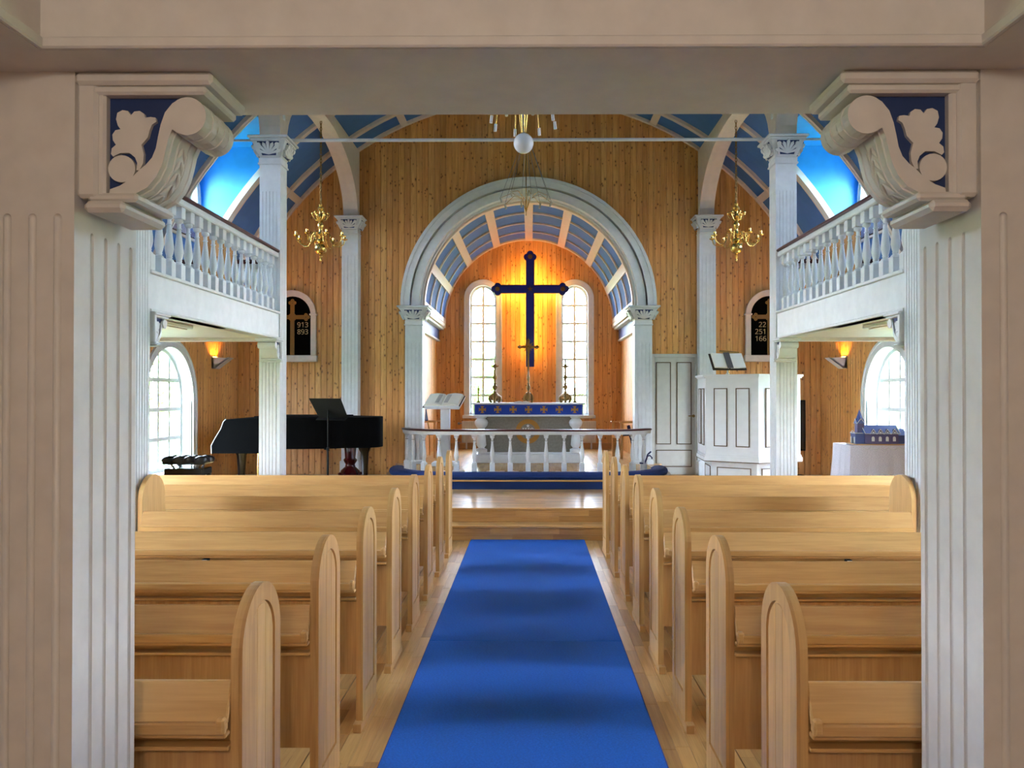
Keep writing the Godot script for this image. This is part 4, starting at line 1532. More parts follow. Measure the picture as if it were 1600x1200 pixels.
func build_altar() -> void:
	var d := 13.55
	var o := thing("altar", "white altar table with blue frontal band of gold crosses", "altar", V(0, SAN, d))
	var top := py(629.5, 13.5) - SAN
	bx("plinth", Vector3(0, 0.075, -0.32), Vector3(1.80, 0.15, 0.80), M.white, o, 0.01)
	bx("plinth_moulding", Vector3(0, 0.165, -0.33), Vector3(1.72, 0.03, 0.74), M.white, o, 0.008)
	bx("grey_panel", Vector3(0, 0.49, -0.30), Vector3(1.60, 0.66, 0.55), M.stone_grey, o)
	bx("lower_slab", Vector3(0, top - 0.215, -0.32), Vector3(1.86, 0.035, 0.80), M.white, o, 0.008)
	bx("frontal", Vector3(0, top - 0.112, -0.31), Vector3(1.81, 0.17, 0.78), M.altar_blue, o, 0.003)
	bx("table_top", Vector3(0, top - 0.014, -0.32), Vector3(1.92, 0.028, 0.84), M.white, o, 0.006)
	for s in [-1, 1]:
		bx("end_post", Vector3(s * 0.915, top - 0.112, -0.01), Vector3(0.02, 0.175, 0.19), M.white, o, 0.003)
		var st := mb()
		lathe(st, [[0.10, 0.18], [0.10, 0.23], [0.05, 0.25], [0.085, 0.30], [0.075, 0.42], [0.06, 0.50], [0.085, 0.53], [0.06, 0.56], [0.055, 0.58], [0.10, 0.63], [0.115, 0.68], [0.10, 0.72], [0.07, 0.745], [0.085, 0.76], [0.10, 0.78], [0.10, top - 0.23]], 18, Transform3D(Basis.IDENTITY, Vector3(s * 0.80, 0, -0.02)))
		obj("leg", st, M.white, o)
	for k in 7:
		var st := mb()
		var c := Vector3((k - 3) * 0.259, top - 0.112, 0.081)
		for q in 4:
			var r := Transform3D(Basis(Vector3(0, 0, 1), q * PI / 2), c)
			prism(st, PackedVector2Array([Vector2(-0.010, 0.0), Vector2(-0.014, 0.035), Vector2(-0.034, 0.060), Vector2(-0.012, 0.056), Vector2(0.0, 0.062), Vector2(0.012, 0.056), Vector2(0.034, 0.060), Vector2(0.014, 0.035), Vector2(0.010, 0.0)]), 0.005, r)
			var r2 := Transform3D(Basis(Vector3(0, 0, 1), q * PI / 2 + PI / 4), c)
			prism(st, PackedVector2Array([Vector2(-0.008, 0.0), Vector2(0.0, 0.046), Vector2(0.008, 0.0)]), 0.004, r2)
		obj("gold_cross", st, M.gold, o)
	# round emblem
	var em := Node3D.new()
	em.name = "emblem"
	em.position = Vector3(-0.01, 0.53, -0.022)
	o.add_child(em)
	var st := mb()
	band(st, disc(0.208), disc(0.185), 0.0, 0.012, Transform3D.IDENTITY, true)
	band(st, disc(0.186), disc(0.135), 0.0, 0.007, Transform3D.IDENTITY, true)
	band(st, disc(0.140), disc(0.130), 0.0, 0.012, Transform3D.IDENTITY, true)
	obj("gold_ring", st, M.gold, em)
	st = mb()
	prism(st, disc(0.135), 0.006)
	obj("disc", st, M.stone_grey, em)
	text("letters", "IHS", 0.085, M.white, em, Vector3(0, 0.012, 0.006), "Droid Serif", 0.01)
	st = mb()
	prism(st, star(0.032, 0.013, 5), 0.012, Transform3D(Basis.IDENTITY, Vector3(0, 0.092, 0.004)))
	obj("star", st, M.white, em)
	var ty := SAN + top
	candlestick(V(px(773, 13.8), ty, 13.85), 0.73, "tall ornate brass candlestick on the altar, lectern side")
	candlestick(V(px(883.5, 13.8), ty, 13.85), 0.73, "tall ornate brass candlestick on the altar, pulpit side")
	candlestick(V(px(747.5, 13.8), ty, 13.80), 0.29, "small thin brass candlestick at the altar end nearer the lectern", true)
	candlestick(V(px(898.5, 13.8), ty, 13.80), 0.29, "small thin brass candlestick at the altar end nearer the pulpit", true)
	# crucifix
	var c := thing("crucifix", "tall brass altar crucifix with rays and a figure on the cross", "crucifix", V(px(825.5, 13.85), ty, 13.88))
	st = mb()
	for k in 3:
		var r := Basis(Vector3.UP, k * TAU / 3 + 0.5)
		ball(st, r * Vector3(0.07, 0.014, 0), 0.02, 8, Vector3(1.3, 0.8, 1))
		tube(st, [r * Vector3(0.075, 0.02, 0), r * Vector3(0.085, 0.07, 0), r * Vector3(0.07, 0.11, 0), r * Vector3(0.03, 0.17, 0)], [0.016, 0.026, 0.026, 0.014], 8)
	lathe(st, [[0.03, 0.03], [0.06, 0.05], [0.06, 0.10], [0.028, 0.165], [0.018, 0.18]], 14)
	obj("base", st, M.old_brass, c)
	st = mb()
	lathe(st, [[0.018, 0.175], [0.012, 0.20], [0.034, 0.25], [0.036, 0.275], [0.016, 0.31], [0.022, 0.33], [0.012, 0.35], [0.024, 0.40], [0.026, 0.43], [0.014, 0.50], [0.012, 0.56]], 14)
	obj("stem", st, M.old_brass, c)
	st = mb()
	box(st, Vector3(0, 0.80, 0), Vector3(0.036, 0.52, 0.018), 0.004)
	box(st, Vector3(0, 0.965, 0), Vector3(0.30, 0.036, 0.018), 0.004)
	for q in [Vector3(-0.15, 0.965, 0), Vector3(0.15, 0.965, 0), Vector3(0, 1.07, 0)]:
		ball(st, q, 0.032, 8, Vector3(1, 1, 0.5))
	for q in [Vector3(-0.178, 0.965, 0), Vector3(0.178, 0.965, 0), Vector3(0, 1.10, 0)]:
		ball(st, q, 0.014, 6, Vector3(1, 1, 0.5))
	obj("cross", st, M.old_brass, c)
	st = mb()
	for k in 12:
		var a := TAU * (k + 0.5) / 12
		prism(st, PackedVector2Array([Vector2(-0.022, 0.02), Vector2(0.0, 0.125 if k % 2 == 0 else 0.09), Vector2(0.022, 0.02)]), 0.006, Transform3D(Basis(Vector3(0, 0, 1), a), Vector3(0, 0.965, -0.008)))
	obj("rays", st, M.old_brass, c)
	st = mb()
	var f := Vector3(0, 0, 0.016)
	tube(st, [f + Vector3(0, 0.955, 0), f + Vector3(0, 0.93, 0.003), f + Vector3(0, 0.87, 0), f + Vector3(0.004, 0.845, 0)], [0.010, 0.019, 0.014, 0.016], 8)
	tube(st, [f + Vector3(0.004, 0.85, 0), f + Vector3(0.010, 0.79, 0.012), f + Vector3(0.003, 0.72, 0), f + Vector3(0.002, 0.70, 0.01)], [0.014, 0.011, 0.007, 0.005], 8)
	tube(st, [f + Vector3(-0.004, 0.85, 0), f + Vector3(0.002, 0.79, 0.012), f + Vector3(-0.004, 0.72, 0), f + Vector3(-0.003, 0.70, 0.01)], [0.014, 0.011, 0.007, 0.005], 8)
	for s in [-1, 1]:
		tube(st, [f + Vector3(s * 0.014, 0.944, 0), f + Vector3(s * 0.05, 0.955, 0), f + Vector3(s * 0.095, 0.968, 0)], [0.009, 0.007, 0.005], 8)
	ball(st, f + Vector3(0.006, 0.975, 0.008), 0.015, 8, Vector3(0.85, 1.15, 1))
	obj("figure", st, M.old_brass, c)
	var bk := thing("service_book", "open white service book lying flat at the crucifix foot", "book", V(px(816, 13.7), ty, 13.66))
	st = mb()
	for s in [-1, 1]:
		prism(st, PackedVector2Array([Vector2(0, 0.0), Vector2(s * 0.125, 0.0), Vector2(s * 0.125, 0.010), Vector2(s * 0.06, 0.022), Vector2(s * 0.01, 0.018)]), 0.17, Transform3D(Basis.IDENTITY, Vector3(0, 0.006, -0.08)))
	obj("pages", st, M.paper, bk)
	bx("cover", Vector3(0, 0.003, 0.005), Vector3(0.27, 0.006, 0.19), M.pale_grey, bk, 0.001)

func disc(r: float, n := 40) -> PackedVector2Array:
	var p := arc(Vector2.ZERO, r, 0, 360, n)
	p.remove_at(p.size() - 1)
	return p

func star(r0: float, r1: float, n: int) -> PackedVector2Array:
	var p := PackedVector2Array()
	for i in 2 * n:
		var a := PI / 2 + PI * i / n
		p.append(Vector2(cos(a), sin(a)) * (r0 if i % 2 == 0 else r1))
	return p

func text(called: String, words: String, high: float, m: Material, parent: Node, at: Vector3, font := "Droid Sans", deep := 0.004) -> void:
	var t := TextMesh.new()
	var f := SystemFont.new()
	f.font_names = PackedStringArray([font])
	t.font = f
	t.text = words
	t.font_size = 64
	t.pixel_size = high / 46.0
	t.depth = deep
	t.horizontal_alignment = HORIZONTAL_ALIGNMENT_CENTER
	t.vertical_alignment = VERTICAL_ALIGNMENT_CENTER
	var o := MeshInstance3D.new()
	o.name = called
	o.mesh = t
	o.material_override = m
	o.position = at
	parent.add_child(o, true)

func cross_outline(w: float, top: float, bottom: float, arm: float) -> PackedVector2Array:
	return PackedVector2Array([Vector2(-w, bottom), Vector2(w, bottom), Vector2(w, -w), Vector2(arm, -w), Vector2(arm, w), Vector2(w, w), Vector2(w, top), Vector2(-w, top), Vector2(-w, w), Vector2(-arm, w), Vector2(-arm, -w), Vector2(-w, -w)])

func build_cross() -> void:
	var d := 16.58
	var cx := px(828.3, d)
	var cy := py(451.5, d)
	var o := thing("wall_cross", "large dark blue cross with gold trefoil ends, lit from behind on the apse wall", "cross", V(cx, cy, d))
	var up := py(404, d) - cy
	var dn := py(573, d) - cy
	var am := 48.0 * d / FOCAL
	var st := mb()
	prism(st, cross_outline(0.080, up, dn, am), 0.05, Transform3D(Basis.IDENTITY, Vector3(0, 0, -0.025)), 0.006)
	obj("body", st, M.cross_blue, o)
	st = mb()
	prism(st, cross_outline(0.090, up, dn, am), 0.03, Transform3D(Basis.IDENTITY, Vector3(0, 0, -0.027)))
	obj("gold_edge", st, M.gold, o)
	for q in [Vector2(0, up), Vector2(-am, 0), Vector2(am, 0)]:
		st = mb()
		var dir: Vector2 = q.normalized()
		for k in [-1, 0, 1]:
			var c: Vector2 = q + dir * 0.035 + dir.rotated(k * PI / 2) * 0.062
			prism(st, disc(0.066, 20), 0.054, Transform3D(Basis.IDENTITY, Vector3(c.x, c.y, -0.026)), 0.004)
		obj("trefoil", st, M.cross_blue, o)
		st = mb()
		for k in [-1, 0, 1]:
			var c: Vector2 = q + dir * 0.035 + dir.rotated(k * PI / 2) * 0.062
			prism(st, disc(0.074, 20), 0.03, Transform3D(Basis.IDENTITY, Vector3(c.x, c.y, -0.027)))
		obj("trefoil_edge", st, M.gold, o)
		st = mb()
		var c2: Vector2 = q + dir * 0.04
		prism(st, disc(0.050, 20), 0.066, Transform3D(Basis.IDENTITY, Vector3(c2.x, c2.y, -0.026)), 0.008)
		obj("rosette", st, M.cross_gold, o)
	st = mb()
	prism(st, star(0.062, 0.024, 5), 0.012, Transform3D(Basis.IDENTITY, Vector3(0, 0, 0.024)))
	obj("star", st, M.cross_gold, o)
	for q in [Vector2(0, up - 0.1), Vector2(0, dn + 0.2), Vector2(-am + 0.1, 0), Vector2(am - 0.1, 0)]:
		st = mb()
		tube(st, [Vector3(q.x, q.y, -0.02), Vector3(q.x, q.y, -(APSE - d) + 0.0)], 0.012, 8)
		obj("standoff", st, M.steel, o)
	# lamp strips on the back of the cross
	for q in [[Vector2(0, 0.36), Vector2(0.06, 0.42)], [Vector2(0, -0.42), Vector2(0.06, 0.55)], [Vector2(0, -1.08), Vector2(0.06, 0.55)], [Vector2(-0.36, 0), Vector2(0.40, 0.06)], [Vector2(0.36, 0), Vector2(0.40, 0.06)]]:
		st = mb()
		box(st, Vector3(q[0].x, q[0].y, -0.034), Vector3(q[1].x, q[1].y, 0.012))
		obj("lamp_strip", st, M.bulb_warm, o)
		var l := AreaLight3D.new()
		l.name = "strip_light"
		l.area_size = q[1]
		l.position = Vector3(q[0].x, q[0].y, -0.044)
		l.light_color = Color(1.0, 0.70, 0.30)
		l.light_energy = 0.55
		l.area_range = 20.0
		l.area_attenuation = 2.0
		l.shadow_enabled = true
		o.add_child(l, true)

func framed_panel(parent: Node, called: String, c: Vector3, w: float, h: float, line: float, xf := Transform3D.IDENTITY, fill: Material = null) -> void:
	var st := mb()
	for s in [-1, 1]:
		box(st, c + Vector3(s * (w / 2 - line / 2), 0, 0.004), Vector3(line, h, 0.012), 0, xf)
		box(st, c + Vector3(0, s * (h / 2 - line / 2), 0.004), Vector3(w - 2 * line, line, 0.012), 0, xf)
	var o := obj(called, st, M.panel_line, parent)
	st = mb()
	box(st, c, Vector3(w - 2 * line, h - 2 * line, 0.008), 0.002, xf)
	obj("field", st, fill if fill else M.door_white, o)

func build_door() -> void:
	var d := ENDW - 0.01
	var x := px(1053.5, d)
	var o := setting("door_1", "off-white panelled door with brown beading beside the chancel arch", "door", V(x, POD, d))
	var h := py(554, d) - POD
	bx("leaf", Vector3(0, h / 2 - 0.01, 0), Vector3(0.68, h - 0.03, 0.04), M.door_white, o, 0.004)
	for s in [-1, 1]:
		bx("jamb", Vector3(s * 0.375, h / 2, 0.01), Vector3(0.07, h, 0.06), M.door_white, o, 0.006)
	bx("head", Vector3(0, h - 0.02, 0.01), Vector3(0.82, 0.06, 0.06), M.door_white, o, 0.006)
	for k in [1036.0, 1068.0]:
		framed_panel(o, "panel", Vector3(px(k, d) - x, (py(566, d) + py(694, d)) / 2 - POD, 0.024), 0.25, py(566, d) - py(694, d), 0.014)
	framed_panel(o, "panel", Vector3(px(1052, d) - x, (py(702.5, d) + py(729, d)) / 2 - POD, 0.024), 0.60, py(702.5, d) - py(729, d), 0.014)
	var st := mb()
	tube(st, [Vector3(0.315, 0.99, 0.02), Vector3(0.315, 0.99, 0.07)], 0.011, 8)
	tube(st, [Vector3(0.325, 0.99, 0.07), Vector3(0.22, 0.99, 0.07)], 0.010, 8)
	lathe(st, [[0.025, 0.0], [0.025, 0.008], [0.0, 0.008]], 12, Transform3D(Basis(Vector3.RIGHT, PI / 2), Vector3(0.315, 0.99, 0.022)))
	obj("handle", st, M.old_brass, o)

func build_pulpit() -> void:
	var d := 11.45
	var cx := px(1167, d)
	var o := thing("pulpit", "white six-sided panelled pulpit with brown beading behind the gallery column", "pulpit", V(cx, POD, d))
	var r := 0.74
	var y0 := 0.44
	var y1 := 1.60
	var turn := deg_to_rad(-34.0)
	var hexa := func(rr: float) -> PackedVector2Array:
		var p := PackedVector2Array()
		for k in 6:
			var a := TAU * k / 6 + turn + PI / 2 + PI / 6
			p.append(Vector2(cos(a), sin(a)) * rr)
		return p
	var up := func(y: float) -> Transform3D: return Transform3D(Basis(Vector3(1, 0, 0), Vector3(0, 0, -1), Vector3(0, 1, 0)), Vector3(0, y, 0))
	var st := mb()
	var a6: PackedVector2Array = hexa.call(r)
	var b6: PackedVector2Array = hexa.call(r - 0.05)
	band(st, a6, b6, 0.0, y1 - y0, up.call(y0), true)
	obj("drum", st, M.white, o)
	st = mb()
	prism(st, hexa.call(r - 0.02), 0.04, up.call(y0 + 0.04))
	obj("drum_floor", st, M.white, o)
	st = mb()
	band(st, hexa.call(r + 0.045), hexa.call(r - 0.09), 0.0, 0.028, up.call(y1), true)
	band(st, hexa.call(r + 0.025), hexa.call(r - 0.05), 0.0, 0.022, up.call(y1 - 0.02), true)
	obj("rim", st, M.white, o)
	st = mb()
	band(st, hexa.call(r + 0.03), hexa.call(r - 0.05), 0.0, 0.05, up.call(y0), true)
	band(st, hexa.call(r + 0.015), hexa.call(r - 0.05), 0.0, 0.03, up.call(y0 + 0.05), true)
	obj("skirt_moulding", st, M.white, o)
	st = mb()
	prism(st, hexa.call(r + 0.028), 0.012, up.call(y0 - 0.012))
	obj("skirt_line", st, M.panel_line, o)
	st = mb()
	prism(st, hexa.call(r - 0.10), y0, up.call(0.0))
	obj("base", st, M.white, o)
	for k in 6:
		# world direction of face k: prism plan (x, y) maps to (x, -z)
		var p: Vector2 = (a6[k] + a6[(k + 1) % 6]) / 2
		var n := Vector3(p.x, 0, -p.y).normalized()
		if n.z < -0.3:
			continue
		var bas := Basis(Vector3.UP.cross(n), Vector3.UP, n)
		var fx := Transform3D(bas, Vector3(p.x, 0, -p.y))
		for q in [-1, 1]:
			framed_panel(o, "panel", Vector3(q * 0.155, (y0 + y1) / 2 + 0.02, 0.002), 0.19, 0.80, 0.012, fx, M.white)
		var fb := Transform3D(bas, n * ((r - 0.10) * cos(PI / 6)))
		framed_panel(o, "base_panel", Vector3(0, 0.22, 0.002), 0.48, 0.26, 0.010, fb, M.white)
	# desk and book
	var l := thing("pulpit_desk", "open white reading book with a dark ribbon on the pulpit rim", "book", V(px(1137, 10.9), POD + y1 + 0.03, 10.92))
	st = mb()
	lathe(st, [[0.03, 0.0], [0.012, 0.02], [0.012, 0.10], [0.02, 0.12]], 10)
	obj("post", st, M.white, l)
	var t := Transform3D(Basis(Vector3.UP, deg_to_rad(8)) * Basis(Vector3.RIGHT, deg_to_rad(52)), Vector3(0, 0.17, 0.0))
	st = mb()
	for s in [-1, 1]:
		box(st, Vector3(s * 0.115, 0.012, 0), Vector3(0.215, 0.024, 0.26), 0.008, t * Transform3D(Basis(Vector3(0, 0, 1), s * 0.06), Vector3.ZERO))
	obj("pages", st, M.paper, l)
	st = mb()
	box(st, Vector3(0, 0.032, 0.0), Vector3(0.085, 0.006, 0.275), 0, t)
	obj("ribbon", st, M.book_brown, l)
	st = mb()
	box(st, Vector3(0, -0.008, 0), Vector3(0.48, 0.012, 0.29), 0.003, t)
	obj("cover", st, M.book_brown, l)
	var k := thing("reading_lamp", "slim brass reading lamp above the pulpit book", "lamp", V(px(1139, 11.2), POD + y1 + 0.03, 11.2))
	st = mb()
	lathe(st, [[0.03, 0.0], [0.01, 0.012]], 10)
	tube(st, [Vector3(0, 0.0, 0), Vector3(-0.03, 0.24, 0), Vector3(0, 0.30, 0)], 0.006, 6)
	obj("stem", st, M.brass, k)
	st = mb()
	tube(st, [Vector3(-0.14, 0.325, 0), Vector3(0.13, 0.305, 0)], 0.015, 8)
	obj("shade", st, M.brass, k)

func smooth_plan(p: PackedVector2Array) -> PackedVector2Array:
	var out := PackedVector2Array()
	var n := p.size()
	for i in n - 1:
		for k in 6:
			out.append(p[i].cubic_interpolate(p[i + 1], p[maxi(i - 1, 0)], p[mini(i + 2, n - 1)], k / 6.0))
	out.append(p[n - 1])
	return out

func build_piano() -> void:
	var d := 11.15
	var sc := d / FOCAL
	var x0 := px(330, d)
	var x1 := px(592, d + 0.35)
	var o := thing("grand_piano", "black grand piano under a fitted black cloth cover", "piano", V(0, POD, 0))
	var top := py(653, d) - POD
	var bot := py(702, d) - POD
	# plan of the case: keyboard at the left, long curved side towards the nave
	var xa := px(404, d)
	var plan := PackedVector2Array([Vector2(xa - 0.05, d), Vector2(xa + 0.25, d), Vector2(xa + 0.65, d + 0.03), Vector2(xa + 1.0, d + 0.12), Vector2(x1 - 0.45, d + 0.22), Vector2(x1 - 0.22, d + 0.26), Vector2(x1 - 0.08, d + 0.34), Vector2(x1, d + 0.50), Vector2(x1 - 0.02, d + 0.75), Vector2(x1 - 0.15, d + 1.0), Vector2(x1 - 0.45, d + 1.2), Vector2(x1 - 0.8, d + 1.32), Vector2(xa - 0.05, d + 1.45)])
	var up := Transform3D(Basis(Vector3(1, 0, 0), Vector3(0, 0, -1), Vector3(0, 1, 0)), Vector3(0, bot, 0))
	var st := mb()
	prism(st, smooth_plan(plan), top - bot, up)
	obj("case_cover", st, M.black_cloth, o)
	# keyboard end with its sloping cheek
	st = mb()
	var w := xa - x0
	var side := PackedVector2Array([Vector2(0.0, -0.06), Vector2(w, -0.06), Vector2(w, top - bot), Vector2(0.20, top - bot - 0.02), Vector2(0.165, top - bot - 0.05), Vector2(0.13, top - bot - 0.15), Vector2(0.03, 0.12), Vector2(-0.005, 0.05)])
	prism(st, side, 1.47, Transform3D(Basis(Vector3(1, 0, 0), Vector3(0, 1, 0), Vector3(0, 0, 1)), Vector3(x0, bot, -d - 1.46)))
	obj("keyboard_cover", st, M.black_cloth, o)
	st = mb()
	var edge := [Vector2(-0.005, 0.05), Vector2(0.03, 0.12), Vector2(0.13, top - bot - 0.15), Vector2(0.165, top - bot - 0.05), Vector2(0.20, top - bot - 0.02)]
	var pts := []
	pts.append(Vector3(x0 + 0.0, bot - 0.06, -d + 0.012))
	for q in edge:
		pts.append(Vector3(x0 + q.x, bot + q.y, -d + 0.012))
	tube(st, pts, 0.006, 6)
	obj("piping", st, M.pale_grey, o)
	bx("lid_fold", V((xa + x1) / 2 - 0.35, top + 0.008, d + 0.7), Vector3(1.2, 0.016, 1.0), M.black_cloth, o, 0.006)
	for q in [[x0 + 0.36, d + 0.16], [x0 + 0.36, d + 1.25], [x1 - 0.26, d + 0.62]]:
		st = mb()
		lathe(st, [[0.035, 0.05], [0.05, 0.10], [0.055, 0.25], [0.075, bot - 0.09], [0.10, bot - 0.05], [0.12, bot]], 4, Transform3D(Basis(Vector3.UP, PI / 4), V(q[0], 0, q[1])))
		var lg := obj("leg", st, M.gloss_black, o)
		st = mb()
		tube(st, [V(q[0] - 0.012, 0.03, q[1]), V(q[0] + 0.012, 0.03, q[1])], 0.03, 12)
		obj("caster", st, M.brass, lg)
	st = mb()
	for q in [-0.09, 0.0, 0.09]:
		tube(st, [V(x0 + 0.55, 0.08, d + 0.72 + q), V(x0 + 0.55, bot, d + 0.72 + q)], 0.012, 6)
	box(st, V(x0 + 0.53, 0.09, d + 0.72), Vector3(0.16, 0.06, 0.34), 0.01)
	obj("pedal_lyre", st, M.gloss_black, o)
	st = mb()
	tube(st, [V(px(393, d), 0.02, d + 0.25), V(px(393, d), bot, d + 0.30)], 0.022, 8)
	obj("support_rod", st, M.brass, o)
	# stool
	var sd := 10.35
	var s := thing("piano_stool", "black button-tufted leather piano stool by the arched window", "stool", V(px(293, sd), POD, sd))
	var sy := py(712, sd) - POD
	st = mb()
	for i in 4:
		for j in 2:
			ball(st, Vector3(-0.21 + 0.14 * i, sy - 0.05, -0.085 + 0.17 * j), 0.115, 8, Vector3(0.85, 0.46, 1.0))
	box(st, Vector3(0, sy - 0.08, 0), Vector3(0.56, 0.05, 0.34), 0.02)
	obj("cushion", st, M.leather, s)
	for i in 3:
		st = mb()
		ball(st, Vector3(-0.14 + 0.14 * i, sy - 0.008, 0), 0.010, 6)
		obj("button", st, M.leather, s)
	bx("frame", Vector3(0.0, sy - 0.20, 0), Vector3(0.50, 0.09, 0.30), M.gloss_black, s, 0.008)
	st = mb()
	for q in [-1, 1]:
		for r in [-1, 1]:
			tube(st, [Vector3(q * 0.14, sy - 0.16, r * 0.09), Vector3(q * 0.19, sy - 0.10, r * 0.09)], 0.013, 6)
	obj("lift", st, M.steel, s)
	for q in [-1, 1]:
		for r in [-1, 1]:
			bx("leg", Vector3(q * 0.22, (sy - 0.16) / 2, r * 0.12), Vector3(0.05, sy - 0.16, 0.05), M.gloss_black, s, 0.006)
	# music stand
	var md := 10.55
	var ms := thing("music_stand", "black orchestra music stand in front of the piano", "stand", V(px(512, md), POD, md))
	var h := py(650, md) - POD
	st = mb()
	tube(st, [Vector3(0, 0.05, 0), Vector3(0, 0.62, 0)], 0.014, 8)
	tube(st, [Vector3(0, 0.6, 0), Vector3(0, h + 0.08, -0.01)], 0.009, 8)
	obj("pole", st, M.black, ms)
	st = mb()
	lathe(st, [[0.0, 0.60], [0.02, 0.605], [0.02, 0.65], [0.0, 0.655]], 10)
	tube(st, [Vector3(-0.01, 0.63, 0), Vector3(-0.05, 0.63, 0)], 0.008, 6)
	obj("clamp", st, M.black, ms)
	for k in 3:
		st = mb()
		var r := Basis(Vector3.UP, k * TAU / 3 + 0.4)
		tube(st, [Vector3(0, 0.16, 0), r * Vector3(0.14, 0.10, 0), r * Vector3(0.25, 0.012, 0)], 0.010, 6)
		obj("leg", st, M.black, ms)
	var t := Transform3D(Basis(Vector3.UP, deg_to_rad(-22)) * Basis(Vector3.RIGHT, deg_to_rad(28)), Vector3(0.0, h + 0.10, 0))
	st = mb()
	prism(st, PackedVector2Array([Vector2(-0.19, -0.14), Vector2(0.27, -0.14), Vector2(0.25, 0.15), Vector2(-0.25, 0.15)]), 0.006, t)
	obj("desk", st, M.black, ms)
	st = mb()
	box(st, Vector3(0.02, -0.145, 0.03), Vector3(0.46, 0.006, 0.06), 0, t)
	obj("lip", st, M.black, ms)

func build_hymn_boards() -> void:
	for s in [-1, 1]:
		var d := ENDW - 0.03
		var cx := px(456.5 if s < 0 else 1201, d)
		var o := thing("hymn_board", ("arched black hymn board with two numbers above the piano" if s < 0 else "arched black hymn board with three numbers behind the pulpit"), "hymn board", V(cx, py(565, d), d))
		var w := 0.32
		var inner := PackedVector2Array([Vector2(-w, 0.10)])
		var outer := PackedVector2Array([Vector2(-w - 0.085, 0.10)])
		for i in 21:
			var a := PI - PI * i / 20
			inner.append(Vector2(cos(a) * w, 0.78 + sin(a) * w))
			outer.append(Vector2(cos(a) * (w + 0.085), 0.78 + sin(a) * (w + 0.10)))
		inner.append(Vector2(w, 0.10))
		outer.append(Vector2(w + 0.085, 0.10))
		var st := mb()
		prism(st, inner, 0.02)
		obj("board", st, M.board_black, o)
		st = mb()
		band(st, outer, inner, 0.0, 0.07)
		obj("frame", st, M.rib, o)
		st = mb()
		box(st, Vector3(0, 0.05, 0.05), Vector3(0.86, 0.11, 0.10), 0.01)
		obj("ledge", st, M.rib, o)
		st = mb()
		for q in [-1, 1]:
			box(st, Vector3(q * (w + 0.042), 0.79, 0.045), Vector3(0.125, 0.03, 0.09), 0.008)
		obj("imposts", st, M.rib, o)
		st = mb()
		box(st, Vector3(0, 0.54, 0.026), Vector3(0.068, 0.88, 0.014))
		box(st, Vector3(0, 0.75, 0.026), Vector3(0.44, 0.068, 0.013))
		for q in [Vector2(0, 0.99), Vector2(-0.23, 0.75), Vector2(0.23, 0.75)]:
			for k in 3:
				var dir: Vector2 = (q - Vector2(0, 0.75)).normalized().rotated((k - 1) * PI / 2) * 0.036
				prism(st, disc(0.030, 14), 0.016, Transform3D(Basis.IDENTITY, Vector3(q.x + dir.x, q.y + dir.y, 0.018)))
		prism(st, disc(0.068, 16), 0.016, Transform3D(Basis.IDENTITY, Vector3(0, 0.75, 0.018)))
		obj("cross", st, M.cross_gold, o)
		var rows := ["913", "893"] if s < 0 else ["22", "251", "166"]
		for i in rows.size():
			var nx := 0.175 if s < 0 else (-0.145 if rows[i].length() == 3 else -0.115)
			text("numerals", rows[i], 0.085, M.numeral, o, Vector3(nx, 0.62 - 0.118 * i, 0.022))

func chain(st: SurfaceTool, top: Vector3, bottom: Vector3, n: int) -> void:
	for i in n:
		var c := top.lerp(bottom, (i + 0.5) / n)
		var h := top.distance_to(bottom) / n * 0.66
		var pts := []
		for k in 9:
			var a := TAU * k / 8
			var v := Vector3(cos(a) * h * 0.45, sin(a) * h, 0)
			if i % 2 == 1:
				v = Vector3(0, v.y, v.x)
			pts.append(c + v)
		tube(st, pts, 0.0055, 5)

